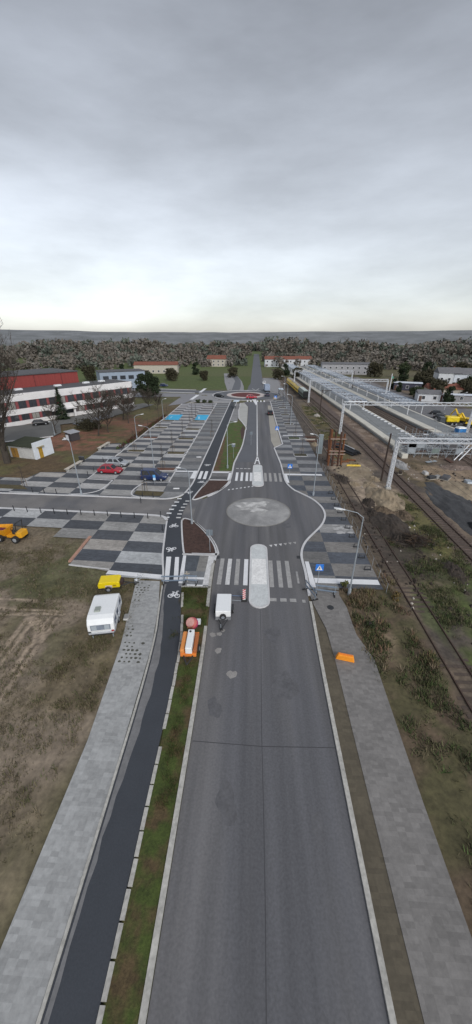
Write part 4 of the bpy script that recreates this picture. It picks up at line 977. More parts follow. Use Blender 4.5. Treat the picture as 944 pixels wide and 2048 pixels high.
# ------------------------------------------------------------------ bollards
def bollard(label, loc, grp):
    t = thing('bollard', label, 'bollard', loc, 0, grp)
    MB().tube((0, 0, 0), (0, 0, .82), .06, .06, 8).build('post', dark_s, t); MB().tube((0, 0, .82), (0, 0, .9), .06, .03, 8).build('cap', dark_s, t)
    return t
b0 = None
zb_ = ZM(0, 930, 2.95)
for i, q in enumerate([(95, 268), (172, 274), (252, 281), (330, 284), (408, 289), (487, 292), (566, 295), (643, 299), (722, 305), (800, 309), (878, 312)]):
    lb = 'black bollard on the lower kerb of the side road, %s from the left' % ORD[i]; x, y = zb_(*q); y -= .35
    if b0 is None: b0 = bollard(lb, (x, y, .1), 'bollards along the lower kerb of the side road')
    else: dup(b0, (x, y, .1), 0, lb)
for i, q in enumerate([(195, 165), (263, 170), (335, 174)]):
    o = dup(b0, (*zb_(*q), .1), 0, 'black bollard on the upper kerb of the side road, %s from the left' % ORD[i]); o['group'] = 'bollards along the upper kerb of the side road'
for i, q in enumerate([(833, 228), (905, 195), (843, 190)]):
    o = dup(b0, (*zb_(*q), .1), 0, 'black bollard by the rounded lot corner near the blue van, %s from the left' % ORD[(0, 2, 1)[i]]); o['group'] = 'bollards by the rounded lot corner'
for i, q in enumerate([(65, 310), (76, 392)]):
    o = dup(b0, (*z2(*q), .1), 0, ('black bollard at the corner where the side road meets the cycle path', 'black bollard beside the cycle path below the side road corner')[i]); o['group'] = 'bollards beside the cycle path'
zv = ZM(150, 880, 4.72)
for i, q in enumerate([(180, 300), (125, 345), (270, 210), (465, 75)]):
    o = dup(b0, (*zv(*q), .1), 0, 'black bollard on the left bay edge near the red car, %s from the near end' % ORD[(1, 0, 2, 3)[i]]); o['group'] = 'bollards along the left bay edge'

# benches and bins
def bench(label, loc, rz):
    t = thing('bench', label, 'bench', loc, rz, 'long pale benches by the car park')
    for k in range(5): MB().box((0, -.3 + k * .15, .52), (5.2, .12, .08)).build('slat', M('bench_timber', (.50, .46, .40), .8), t, bevel=.01, seg=1)
    for x in (-2.1, 0, 2.1): MB().box((x, 0, .24), (.3, .6, .48)).build('support', concrete_lt, t, bevel=.02, seg=1)
    return t
bench('long pale bench at the lawn edge beside the dark bins', (-33.9, 60.7, .1), R(84)); bench('long pale bench at the top corner of the paving by the russet hedge', (-33.6, 74.4, .1), R(86))
for i, (x, y) in enumerate(((-34.3, 64.3), (-33.7, 64.1))):
    t = thing('litter_bin', 'dark litter bin behind the nearer pale bench, %s of the two' % ('left' if i == 0 else 'right'), 'bin', (x, y, .1), R(10), 'litter bins by the bench')
    MB().box((0, 0, .5), (.48, .48, 1.0)).build('body', dark_s, t, bevel=.04); MB().box((0, 0, 1.03), (.54, .54, .06)).build('lid', M('bin_lid', (.06, .062, .066), .5), t)

# low wire fence between pavement and bank
t = thing('wire_fence', 'low pale wire fence between the right pavement and the earth bank', 'fence')
yy = 27.0; m_r = MB()
while yy < 64: 
    MB().tube((13.12, yy, -.05), (13.12, yy, 1.15), .02, .02, 6).build('post', galv, t); yy += 2.23
for z in (.45, 1.1): MB().tube((13.12, 27.0, z), (13.12, 63.0, z), .011, .011, 5).build('rail', M('wire_grey', (.22, .23, .24), .6), t)
# dark cycle stands on the pavement edge
cs = None
for k in range(10):
    y = 30.6 + 2.24 * k; lb = 'small dark rack on the pavement beside the wire fence, %s from the near end' % ORD[k]
    if cs is None:
        cs = thing('cycle_rack', lb, 'cycle rack', (12.35, y, .1), 0, 'dark racks along the wire fence')
        MB().path([(-.3, 0, 0), (-.3, 0, .45), (.3, 0, .45), (.3, 0, 0)], .04, 6).build('hoop', dark_s, cs); MB().box((0, 0, .03), (.75, .2, .06)).build('base_plate', dark_s, cs)
    else: dup(cs, (12.35, y, .1), 0, lb)

# ------------------------------------------------------------------ railway
def rx(x, y): return x - 0.043 * max(0, y - 85) - (0.0)
def track(label, xc, y0, y1, railmat, z=.02, sleepers=True, step=.65, bend=True):
    t = thing('railway_track', label, 'railway track', (0, 0, z))
    f = (lambda x, y: rx(x, y)) if bend else (lambda x, y: x)
    ys_ = np.arange(y0, y1 + .1, 6.0)
    for s in (-.7535, .7535):
        m = MB()
        for a, b in zip(ys_, ys_[1:]):
            m.add([(f(xc + s, a) - .04, a, .14), (f(xc + s, a) + .04, a, .14), (f(xc + s, b) + .04, b, .14), (f(xc + s, b) - .04, b, .14), (f(xc + s, a) - .05, a, 0), (f(xc + s, a) + .05, a, 0), (f(xc + s, b) + .05, b, 0), (f(xc + s, b) - .05, b, 0)],
                  [(0, 1, 2, 3), (4, 0, 3, 7), (1, 5, 6, 2)])
        m.build('rail', railmat, t)
    if sleepers:
        m = MB(); y = y0; r = random.Random(label)
        while y < y1: m.box((f(xc, y) + r.uniform(-.05, .05), y, -.02 - r.uniform(0, .05)), (2.5, .26, .14), rz=r.uniform(-.03, .03)); y += step
        o = m.build('sleepers', sleeper_m, t); o['kind'] = 'stuff'
    return t
track('old rusty track half buried in weeds nearest the right pavement', 15.55, -30, 62, rail_m, z=-.02)
track('single brown track running along the dark ballast heap', 25.2, -30, 240, rail_m, z=.03)
track('rusty siding carrying the yellow train', 22.9, 92, 300, rail_w, z=.03)
track('overgrown thin track on the bank beside the right parking row', 16.6, 66, 190, rail_w, sleepers=False)
track('brown track between the two platforms, left of the pair', 41.0, 86, 300, rail_w, z=.03)
track('brown track between the two platforms, right of the pair', 43.4, 40, 300, rail_w, z=.03)
track('track below the scaffolding at the right edge', 47.3, 40, 86, rail_m, z=.03, bend=False)

def platform(label, xl, xr, y0, y1, edge_l, edge_r):
    t = thing('platform', label, 'platform')
    ys_ = np.linspace(y0, y1, 12); m = MB(); e1 = MB(); e2 = MB()
    for a, b in zip(ys_, ys_[1:]):
        m.loft([[(rx(xl, a), a, 0), (rx(xr, a), a, 0), (rx(xr, a), a, .9), (rx(xl, a), a, .9)], [(rx(xl, b), b, 0), (rx(xr, b), b, 0), (rx(xr, b), b, .9), (rx(xl, b), b, .9)]], cap=True)
        for e, x0, x1 in ((e1, xl - .1, xl + edge_l), (e2, xr - edge_r, xr + .1)):
            e.add([(rx(x0, a), a, .915), (rx(x1, a), a, .915), (rx(x1, b), b, .915), (rx(x0, b), b, .915), (rx(x0, a), a, .6), (rx(x0, b), b, .6), (rx(x1, a), a, .6), (rx(x1, b), b, .6)], [(0, 1, 2, 3), (4, 0, 3, 5), (1, 6, 7, 2)])
    m.build('slab', plat_m, t); e1.build('edge_slabs', cream, t); e2.build('edge_slabs', cream, t)
    return t
p1_ = platform('left station platform with a broad cream edge and no roof covering yet', 31.0, 38.9, 76, 330, 1.7, .5)
p2_ = platform('right station platform with pale slabs and a wide pale edge', 45.6, 53.2, 88, 330, 2.2, .6)
# loose white kerb blocks along the right edge of the left platform
for k in range(14):
    y = 84 + k * 2.8; tag(MB().box((0, 0, .12), (.9, .6, .24)).build('edge_block', white_s, None, bevel=.03), 'white edge block on the left platform beside the track, %s from the near end' % ORD[k], 'block', 'white edge blocks on the left platform').location = (rx(37.8, y), y, .9)
# canopies: bare white steel frames
def canopy(label, xl, xr, y0, y1, zt, nb, roof=False):
    t = thing('platform_canopy', label, 'canopy frame')
    ys_ = np.linspace(y0, y1, nb)
    for i, y in enumerate(ys_):
        for x in (xl + .8, xr - .8): MB().tube((rx(x, y), y, .9), (rx(x, y), y, zt), .12, .12, 6).build('post', white_s, t)
        MB().bar((rx(xl, y), y, zt + .1), (rx(xr, y), y, zt + .1), .22).build('cross_beam', white_s, t)
    m = MB()
    for k in range(6):
        x = xl + (xr - xl) * k / 5
        for a, b in zip(ys_, ys_[1:]): m.bar((rx(x, a), a, zt + .28), (rx(x, b), b, zt + .28), .16)
    m.build('purlins', pale_steel, t)
    m = MB()
    for i in range(nb - 1):
        for j in range(1, 4):
            y = ys_[i] + (ys_[i + 1] - ys_[i]) * j / 4; m.bar((rx(xl, y), y, zt + .42), (rx(xr, y), y, zt + .42), .12)
        m.bar((rx(xl, ys_[i]), ys_[i], zt + .3), (rx(xr, ys_[i + 1]), ys_[i + 1], zt + .3), .07)
    m.build('rafters', pale_steel, t)
    m = MB()
    for x in (xl, xr):
        for a, b in zip(ys_, ys_[1:]): m.add([(rx(x, a), a, zt - .1), (rx(x, b), b, zt - .1), (rx(x, b), b, zt + .55), (rx(x, a), a, zt + .55)], [(0, 1, 2, 3)])
    m.build('fascia', pale_steel, t)
    if roof:
        m = MB()
        for a, b in zip(ys_, ys_[1:]): m.add([(rx(xl, a), a, zt + .6), (rx(xr, a), a, zt + .6), (rx(xr, b), b, zt + .6), (rx(xl, b), b, zt + .6)], [(0, 1, 2, 3)])
        m.build('roof_sheet', M('canopy_sheet', (.48, .52, .58), .5, .1), t)
    return t
canopy('long bare white steel canopy frame over the left platform', 32.2, 38.2, 119, 300, 3.5, 20)
canopy('long pale steel canopy over the right platform', 47.8, 53.6, 112, 290, 3.5, 15)

# catenary portals
def lattice(m, x0, x1, y, z0, z1, d=.5, n=20, r=.05):
    for yy in (y - d / 2, y + d / 2):
        for z in (z0, z1): m.bar((x0, yy, z), (x1, yy, z), .09)
        for k in range(n):
            a = x0 + (x1 - x0) * k / n; b = x0 + (x1 - x0) * (k + 1) / n
            if k % 2: m.bar((a, yy, z0), (b, yy, z1), r * 1.3)
            else: m.bar((a, yy, z1), (b, yy, z0), r * 1.3)
    for k in range(n + 1):
        a = x0 + (x1 - x0) * k / n; m.bar((a, y - d / 2, z1), (a, y + d / 2, z1), r * 1.4)
def portal(label, x0, x1, y, h, n, dy=0):
    t = thing('catenary_portal', label, 'railway gantry', (0, 0, 0), 0, 'white lattice gantries over the tracks')
    for x in (x0, x1):
        m = MB()
        for sx in (-1, 1):
            for sy in (-1, 1): m.bar((x + sx * .22, y + sy * .22, 0), (x + sx * .16, y + sy * .16, h), .12)
        for k in range(12):
            za, zb2 = h * k / 12, h * (k + 1) / 12; s = 1 if k % 2 else -1
            for sy in (-1, 1): m.bar((x + s * .2, y + sy * .2, za), (x - s * .2, y + sy * .2, zb2), .08); m.bar((x + sy * .2, y + s * .2, za), (x + sy * .2, y - s * .2, zb2), .08)
        m.build('mast', white_s, t)
        MB().box((x, y, .15), (.8, .8, .4)).build('footing', concrete_lt, t, bevel=.04)
    m = MB(); lattice(m, x0, x1, y, h - .35, h + .35, .5, n); m.build('truss', M('truss_grey', (.56, .585, .62), .5, .1), t)
    for k in range(2, 5):
        x = x0 + (x1 - x0) * (k * .22 - .1); MB().bar((x, y, h - .35), (x, y, h - 1.3), .07).build('dropper', white_s, t)
    return t
portal('nearest white lattice gantry, its left leg on the sandy bank', 22.15, 52.0, 53.5, 8.0, 30)
portal('middle white lattice gantry spanning both platforms', 22.2, 53.8, 90.0, 7.6, 30)
portal('white gantry beyond the end of the yellow train', 20.6, 49, 138, 8.2, 26)
portal('far white gantry near the horizon over the platforms', 18.9, 46, 178, 8.2, 24)
t = thing('signal_mast', 'white mast with a small green lamp rising above the right platform canopy', 'mast', (*G(777, 789), 0))
MB().tube((0, 0, 0), (0, 0, 8.5), .22, .16).build('pole', white_s, t); MB().box((.45, 0, 7.0), (.4, .3, .8)).build('lamp_box', M('signal_green', (.05, .35, .25), .5), t)
# dark timber poles
def pole(label, base, h, lean=0, arm=False):
    t = thing('wooden_pole', label, 'pole', (*base, 0), 0, 'old dark poles along the railway')
    MB().tube((0, 0, 0), (lean, 0, h), .17, .13, 8).build('post', wood_d, t)
    if arm:
        MB().bar((lean - .2, 0, h - .3), (lean + 3.0, 0, h - .15), .1).build('arm', wood_d, t); MB().bar((lean, 0, h - 1.5), (lean + 2.0, 0, h - .2), .07).build('brace', wood_d, t)
    return t
pole('dark pole standing just left of the nearest white gantry', G(762, 961), 8.2, .1)
pole('dark pole with a cross arm beside the old track, left of the middle gantry', (21.2, 115.3), 7.6, 0, True)
pole('thin dark pole beyond the left platform canopy', (46.1, 175), 8.5)
# yellow train
t = thing('work_train', 'yellow rail works train with a dark rounded front on the siding', 'train', (rx(22.9, 144), 144.5, .15), R(90 + 2.5))
for k in range(4):
    x0 = .2 + k * 13.2
    b = MB().loft([[(x0, -1.25, .9), (x0, 1.25, .9), (x0, 1.3, 2.4), (x0, .9, 3.3), (x0, -.9, 3.3), (x0, -1.3, 2.4)], [(x0 + 12.6, -1.25, .9), (x0 + 12.6, 1.25, .9), (x0 + 12.6, 1.3, 2.4), (x0 + 12.6, .9, 3.3), (x0 + 12.6, -.9, 3.3), (x0 + 12.6, -1.3, 2.4)]])
    c = b.build('carriage', M('train_green', (.09, .12, .10), .5) if k == 0 else yellow, t, bevel=.1)
    for j in range(5):
        for s in (-1, 1): MB().box((x0 + 1.6 + j * 2.35, s * 1.285, 1.95), (1.3, .06, .7)).build('window', glass, c)
    MB().box((x0 + 6.3, 0, .6), (11.5, 2.0, .6)).build('underframe', black_r, c)
    MB().box((x0 + 6.3, 0, 3.36), (11.8, 1.6, .1)).build('roof', M('train_roof', (.30, .28, .26), .7) if k else M('train_roof_pale', (.5, .55, .53), .6), c)
    for xb in (2, 10.5):
        for s in (-1, 1): MB().tube((x0 + xb, s * .7, .42), (x0 + xb, s * .85, .42), .42, .42, 12).build('wheel', dark_s, c)
MB().box((.14, 0, 2.1), (.1, 2.3, 2.0)).build('front_panel', dark_p, t, bevel=.03)
for s in (-.8, .8): MB().tube((.2, s, .95), (-.3, s, .95), .16, .16, 10).build('buffer', dark_s, t)

# rusty shoring frame
t = thing('shoring_frame', 'tall rusty steel shoring frame of braced columns on the sandy bank', 'steel frame', (0, 0, 0))
cols = [(14.5, 64.6, 7.0), (15.2, 64.4, 6.6), (16.2, 64.2, 6.1), (16.9, 64.6, 6.2), (14.7, 66.8, 6.6), (16.8, 66.8, 6.0)]
for x, y, h in cols: MB().bar((x, y, 0), (x, y, h), .26).build('column', rust if x in (14.5, 16.9) else rust_d, t)
for z in (2.4, 3.0, 5.3): MB().bar((14.3, 64.2, z), (17.3, 64.2, z), .14).build('cross_beam', M('pinkish_steel', (.33, .24, .2), .7), t)
for z in (2.4, 5.0): MB().bar((14.3, 66.8, z), (17.2, 66.8, z), .14).build('cross_beam', rust, t)
for x in (14.5, 16.8):
    MB().bar((x, 64.6, .6), (x, 66.8, 4.6), .1).build('brace', rust, t)
for k in range(8): MB().bar((15.3, 64.35, .5 + k * .6), (16.1, 64.15, .5 + k * .6), .06).build('rung', rust, t)
t = thing('steel_column', 'blue-grey steel box column standing left of the rusty frame', 'column', (14.15, 72.4, 0))
MB().box((0, 0, 2.0), (.85, .6, 4.0)).build('shaft', M('column_grey', (.22, .26, .28), .5, .2), t, bevel=.02); MB().box((0, 0, 4.02), (.95, .7, .06)).build('cap_plate', galv, t); MB().box((-.75, -.3, 1.6), (.1, .1, 3.2)).build('side_strut', galv, t)
# heap of black pipes
t = thing('pipe_stack', 'slanting stack of black pipes on the bank right of the rusty frame', 'pipes', (20.6, 74.2, .1), R(-68))
for k in range(13):
    y, z = (k % 7) * .38 - 1.2, .2 + (k // 7) * .36 + .03 * (k % 3); a = random.uniform(-.3, .3)
    MB().tube((-3.6 + a, y, z), (3.2 + a, y + random.uniform(-.4, .4), z), .19, .19, 8).build('pipe', black_pipe, t)
MB().tube((-2.8, .3, .95), (1.8, .1, .95), .07).build('rod', white_s, t)
t = thing('yellow_beam', 'bright yellow beam lying on the sand at the foot of the rusty frame', 'beam', (19.2, 64.1, .15), R(0))
MB().box((0, 0, .12), (2.6, .3, .25)).build('beam', M('beam_yellow', (.85, .62, .1), .5), t, bevel=.02); MB().box((0, 0, .28), (2.2, .1, .06)).build('top_flange', yellow, t)
# timber and scrap on the left of the frame
for i, (px, py, L_, a, mm, nm) in enumerate(((620, 881, 2.4, 4, M('plank_pale', (.45, .4, .35), .8), 'pale plank'), (620, 876, 2.8, -3, rust_d, 'brown girder'), (624, 884, 2.6, 2, rust_d, 'dark brown girder'), (690, 925, 1.6, 12, rust, 'rusty plate strip'), (702, 922, 1.8, -15, rust, 'long rusty strip'))):
    t = thing('scrap_beam', nm + (' lying left of the blue-grey column' if i < 3 else ' lying right of the rusty frame'), 'scrap steel', (*G(px, py), .1), R(a), 'scrap beside the shoring frame')
    MB().box((0, 0, .12), (L_, .35, .22)).build('beam', mm, t, bevel=.02); MB().box((0, 0, .26), (L_ * .9, .12, .06)).build('flange', mm, t)
# scaffolding for the stairs at the near end of the left platform
t = thing('scaffolding', 'dense grey scaffolding around unfinished stairs at the near end of the platforms', 'scaffolding', (0, 0, -.1))
r = random.Random(3); nx, ny = 9, 5; X0, Y0, dx, dy = 31.5, 70.5, 1.6, 1.7
for i in range(nx):
    for j in range(ny):
        h = 3.6 + .5 * ((i * 7 + j * 3) % 4); MB().tube((X0 + i * dx, Y0 + j * dy, 0), (X0 + i * dx, Y0 + j * dy, h), .05, .05, 5).build('standard', galv, t)
m = MB()
for z in (1.0, 2.2, 3.4):
    for j in range(ny): m.tube((X0, Y0 + j * dy, z), (X0 + (nx - 1) * dx, Y0 + j * dy, z), .04, .04, 5)
    for i in range(nx): m.tube((X0 + i * dx, Y0, z + .08), (X0 + i * dx, Y0 + (ny - 1) * dy, z + .08), .04, .04, 5)
for i in range(0, nx - 1): m.tube((X0 + i * dx, Y0, .2 if i % 2 else 3.3), (X0 + (i + 1) * dx, Y0, 3.3 if i % 2 else .2), .035, .035, 5)
m.build('ledgers', galv, t)
for k in range(16):
    i, j = r.randrange(nx - 1), r.randrange(ny - 1); z = r.choice((1.12, 2.32, 3.52))
    MB().box((X0 + (i + .5) * dx, Y0 + (j + .5) * dy, z), (dx * .95, dy * .85, .06)).build('deck_board', r.choice((dust, galv, dust_lt, roof_dark)), t)
for k in range(7):
    i = r.randrange(nx - 1); MB().box((X0 + (i + .5) * dx, Y0 - .06, r.choice((1.6, 2.8))), (dx * .9, .05, 1.0)).build('panel', r.choice((galv, M('panel_green', (.16, .2, .19), .7), roof_dark)), t)
for k in range(2):
    MB().bar((40.5 + k * 1.0, 69.2, .1), (44.0 + k * 1.0, 71.5, 2.6), .16).build('stair_stringer', white_s, t)
t = thing('retaining_wall', 'dark unfinished concrete deck at the near end of the right platform', 'concrete deck', (0, 0, 0))
MB().box((48.2, 84.6, .75), (9.6, 5.6, 1.0)).build('wall', roof_dark, t, bevel=.05); MB().box((48.4, 85.4, 1.27), (9.2, 4.2, .06)).build('deck', dust, t)
for k in range(7): MB().tube((44.4 + k * 1.3, 81.7, 0), (44.4 + k * 1.3, 81.7, 2.4), .05, .05, 5).build('prop', galv, t)
t = thing('abutment', 'rough stepped concrete end of the left platform above the scaffolding', 'concrete end', (0, 0, 0))
MB().box((34.6, 74.4, .4), (7.4, 3.0, .8)).build('slab', dust, t, bevel=.05)
for k in range(6): MB().box((30.9 + .05 * k, 70 + k * 1.1, .5), (1.2, .75, .9), rz=r.uniform(-.2, .2)).build('block', r.choice((cream, concrete_lt, white_s)), t, bevel=.05)
# heaps
def heap(name, label, cat, cx, cy, rx_, ry_, h, mat, seed, z0=0, sharp=1.0, rot=0, rough=.25):
    n = 46; xs_ = np.linspace(-1, 1, n); A, B2 = np.meshgrid(xs_, xs_)
    rr = np.sqrt(A ** 2 + B2 ** 2); nz = fbm(A * 6 + seed, B2 * 6 + seed * 2, 2.2, seed, 4) - .5; nf = fbm(A * 20 + seed, B2 * 20, 2.0, seed + 5, 3) - .5
    Z = np.clip(1 - rr + nz * .7, -.15, 1) ** 1.0 * h + nf * (h * .35 + rough) * np.clip(1.15 - rr, 0, 1) - .05
    m = MB(); ca, sa = math.cos(rot), math.sin(rot)
    m.v = [(a * rx_ * ca - b * ry_ * sa, a * rx_ * sa + b * ry_ * ca, z if q < 1.0 else min(z, -.12)) for a, b, z, q in zip(A.ravel(), B2.ravel(), Z.ravel(), rr.ravel())]
    for i in range(n - 1):
        for j in range(n - 1):
            if (A[i, j] ** 2 + B2[i, j] ** 2) < 1.45: m.f.append((i * n + j, i * n + j + 1, (i + 1) * n + j + 1, (i + 1) * n + j)); m.mi.append(0)
    o = m.build(name, mat, None, smooth=True); o.location = (cx, cy, z0); return tag(o, label, cat)
heap('sand_heap', 'large pale sand heap on the bank left of the single track', 'sand heap', 20.2, 49.3, 2.6, 5.0, 1.5, sand, 3)
heap('sand_heap', 'flat spread of sand around the foot of the rusty frame', 'sand heap', 18.9, 61.6, 3.6, 4.4, .5, sand, 9)
heap('sand_heap', 'pale sand bank to the right beyond the dark ballast heap', 'sand heap', 34.8, 53.0, 4.2, 5.2, .7, sand, 14)
heap('ballast_heap', 'broad dark grey ballast heap right of the single track', 'ballast heap', 30.4, 44.6, 3.5, 12.5, .85, coal, 5, rough=.12)
heap('coal_heap', 'small black heap on the near flank of the ballast heap', 'heap', 29.0, 40.6, 1.2, 1.7, 1.0, M('black_heap', (.016, .017, .02), .9, .3, 1, 5, bump=.6), 8)
heap('soil_heap', 'dark soil spoil heap between the sand heap and the brushwood', 'soil heap', 18.2, 40.8, 2.4, 4.6, .8, soil_d, 12)
heap('soil_heap', 'small dark earth mound at the left foot of the sand heap', 'soil heap', 17.4, 47.6, 1.0, 1.6, .9, soil_d, 17)
heap('rust_heap', 'red-brown rubble heap beside the sand bank at the right edge', 'rubble heap', 33.6, 47.6, 1.2, 1.6, .7, M('red_rubble', (.16, .06, .04), .9, .4, 1, 5, bump=.8), 19)
heap('scrap_heap', 'dark rusty scrap heap behind the rusty frame', 'scrap heap', 17.6, 79.5, 2.6, 3.4, 1.1, M('scrap_dark', (.045, .03, .025), .9, .6, 1.5, 5, bump=.9), 23)
heap('stone_heap', 'pale stones at the foot of the dark pole with the cross arm', 'stones', 20.0, 113.0, 1.2, 2.2, .8, rubble_m, 29)
# brushwood
t = thing('brushwood_pile', 'tangled dark brushwood pile of cut branches by the old track', 'brushwood', (19.6, 36.4, .1))
r = random.Random(5); ms = [MB() for _ in range(4)]
for k in range(420):
    a = r.uniform(0, 6.28); d = abs(r.gauss(0, .55)); x, y = 2.0 * d * math.cos(a), 1.8 * d * math.sin(a); z = max(.05, .95 * (1 - d * .8) * r.uniform(.4, 1.1))
    l = r.uniform(.5, 1.5); b = r.uniform(0, 6.28); u = r.uniform(-.35, .45)
    ms[k % 4].tube((x, y, z), (x + l * math.cos(b), y + l * math.sin(b), max(.02, z + u * l)), r.uniform(.02, .06), .012, 4, cap=False)
for i, m in enumerate(ms): m.build('branches', (wood_d, bark, M('brush_black', (.02, .016, .013), .95), M('brush_brown', (.085, .055, .035), .95))[i], t)
# assorted lumps on the sand to the right
for i, (px, py, s, mm, nm) in enumerate(((862, 958, 1.0, dark_s, 'black'), (873, 957, .8, dust, 'grey'), (890, 958, 1.4, roof_dark, 'slate grey flat'), (800, 948, .7, soil_d, 'dark brown'), (936, 968, 1.2, galv, 'metal grey'), (850, 949, .8, dust_lt, 'pale'))):
    t = thing('building_material', '%s bundle of material on the sandy ground right of the nearest gantry' % nm, 'bundle', (*G(px, py), .05), R(20 + 15 * i), 'bundles on the sandy ground')
    MB().box((0, 0, .3), (1.5 * s, .9 * s, .5), taper=.85).build('load', mm, t, bevel=.06); MB().box((0, 0, .05), (1.6 * s, 1.0 * s, .1)).build('pallet', M('pale_timber', (.42, .38, .32)), t)

# overhead wires, sagging between the gantries
ow = [(25.2, 'single brown track'), (41.0, 'left track between the platforms'), (43.4, 'right track between the platforms')]
for xc, nm in ow:
    t = thing('overhead_wire', 'thin overhead wire pair above the ' + nm, 'overhead wire', (0, 0, 0), 0, 'overhead wires of the railway')
    ysup = [-40, 8, 53.5, 90, 138, 178, 230]; c = MB(); me_ = MB(); dr = MB()
    for a, b in zip(ysup, ysup[1:]):
        for k in range(8):
            f0, f1 = k / 8, (k + 1) / 8; P = lambda f: (rx(xc, a + (b - a) * f), a + (b - a) * f)
            c.tube((*P(f0), 5.6), (*P(f1), 5.6), .015, .015, 3, cap=False)
            zz = lambda f: 7.1 - 4 * 1.0 * f * (1 - f)
            me_.tube((*P(f0), zz(f0)), (*P(f1), zz(f1)), .015, .015, 3, cap=False)
    c.build('contact_wire', dark_s, t); me_.build('carrier_wire', dark_s, t)
r = random.Random(17)
# churned earth: low rough mounds along the bank
for i, (cx, cy, a, b, h, mm, nm) in enumerate(((16.9, 44.2, 1.1, 2.2, .55, soil_d, 'dark earth mound beside the old track below the sand'), (20.9, 57.6, 1.4, 1.6, .6, sand, 'small sand mound beside the dark pole'), (15.6, 57.5, 1.2, 2.6, .5, soil_d, 'brown earth mound near the foot of the rusty frame'), (17.2, 55.2, 1.0, 1.3, .45, sand, 'little sand mound between the old track and the large heap'), (28.6, 66.0, 1.6, 3.4, .5, dust, 'pale rubble mound between the single track and the platform'), (28.4, 76.5, 1.2, 5.0, .45, M('rubble_brown', (.17, .13, .11), .95, .5, 1.2, 5, bump=.8), 'long low rubble ridge below the platform edge'), (40.0, 57.5, 3.0, 2.2, .8, sand, 'sand mound right of the material bundles'), (38.2, 64.5, 3.4, 1.5, .6, M('rubble_brown', (.17, .13, .11)), 'brown rubble ridge below the scaffolding'), (18.6, 45.0, 1.5, 1.8, .7, M('spoil_brown', (.115, .085, .058), .95, .45, 1, 5, bump=.9), 'brown spoil mound at the near foot of the large sand heap'), (21.2, 44.0, 1.3, 2.0, .6, M('spoil_brown', (.115, .085, .058)), 'brown spoil mound between the sand heap and the single track'), (19.6, 54.8, 1.3, 1.8, .6, sand, 'sand mound between the yellow beam and the large sand heap'), (18.0, 37.2, 1.2, 2.0, .7, soil_d, 'dark soil mound left of the brushwood'), (21.6, 31.0, 1.6, 2.4, .45, soil_d, 'dark weedy mound right of the near old track'), (14.2, 79.5, .9, 1.6, .6, sand, 'sand mound behind the blue-grey steel column'))):
    heap('earth_mound', nm, 'mound', cx, cy, a, b, h, mm, 40 + i * 3, rough=.4)
# loose boards, tubes and sheets round the scaffolding
for i in range(26):
    x, y = r.uniform(30.5, 46), r.uniform(66.5, 81); L_ = r.uniform(.8, 2.6); z = .15 if y < 70 else r.choice((.15, 1.2, 2.4, 3.6))
    o = MB().box((0, 0, 0), (L_, r.uniform(.15, .7), .08)).build('loose_board', r.choice((galv, white_s, rust_d, M('pale_timber', (.42, .38, .32)), dust_lt, roof_dark)), None)
    o.location = (x, y, z + .05); o.rotation_euler = (r.uniform(-.15, .15), r.uniform(-.1, .1), r.uniform(0, 3.1)); tag(o, 'loose building board among the grey scaffolding at the platform ends', 'board', 'loose boards around the scaffolding')

# ------------------------------------------------------------------ far roads and roundabout
fr = MB().flat(disc(-3.9, 157.2, 14.2, 14.6, 0, 64), 0.030); struct(fr.build('roundabout_road', asphalt_far))
struct(MB().flat([(-4.4, 170), (4.2, 168), (4.4, 200), (5.2, 600), (-2.6, 600), (-2.4, 200)], .034).build('far_road', asphalt_far))
struct(MB().flat([(-12, 160), (-12, 170), (-28, 171), (-50, 174.5), (-160, 190), (-160, 182), (-50, 166.5), (-28, 163)], .026).build('far_road', asphalt_far))
struct(MB().flat([(-13, 171.5), (-5.2, 171.5), (-5.6, 185), (-7.5, 210), (-14, 260), (-22, 260), (-17, 205)], .022).build('far_pavement', M('far_slabs', (.25, .25, .26), .85)))
struct(MB().flat([(-11, 171.6), (-7.3, 171.6), (-7.2, 188), (-8.4, 214), (-14, 260), (-17.5, 260), (-11.5, 212)], .028).build('far_road', asphalt_far))
struct(MB().flat([(-5.0, 172), (-3.6, 172), (-3.0, 200), (-3.5, 240), (-7.2, 240), (-6.4, 205), (-5.5, 186)], .04).build('far_verge', turf))
struct(MB().flat([(4.6, 139), (13.2, 139), (13.2, 230), (5.0, 230), (5.4, 172), (9.5, 166), (11, 157), (9, 149)], .020).build('far_pavement', M('far_slabs', (.25, .25, .26))))
struct(MB().flat([(-60, 148.5), (-31, 150.5), (-31.6, 129), (-27.2, 133), (-25, 141), (-25.2, 160), (-60, 163)], .018).build('car_park_far', M('far_lot', (.22, .22, .235), .85, .2, .3, 3, streak=(.3, 2.5, 1))))
struct(MB().flat([(-25, 138), (-23, 137.8), (-9, 137.5), (-9, 146), (-14, 148), (-17, 154), (-16, 164), (-25, 163)], .016).build('far_pavement', M('far_slabs', (.25, .25, .26))))
K = MB()
K.strip(disc(-3.9, 157.2, 14.3, 14.7, 0, 64)[:52], .4, 0, .12); K.strip([(-5.1, 172), (-3.6, 171.2), (-2.4, 171.6)], .5, .03, .1)
K.strip([(-28, 172), (-50, 175.5), (-160, 191)], .8, 0, .12); K.strip([(-27, 162), (-50, 165.5), (-120, 175)], .8, 0, .12); K.strip([(-1.2, 178), (.4, 172), (2, 178)], .4, .03, .1)
struct(K.build('kerb', kerb_m))
t = thing('roundabout_centre', 'red gravel centre of the far roundabout inside its pale ring', 'traffic island', (-3.9, 157.2, .03))
MB().prism(disc(0, 0, 8.3, 9.2, 0, 48), 0, .08).build('apron', apron, t); MB().loft([[(6.4 * k_ * math.cos(a), 6.6 * k_ * math.sin(a), z) for a in np.linspace(0, 6.283, 37)[:-1]] for k_, z in ((1, .08), (.9, .22), (.4, .4))]).build('gravel', setts_isl, t)
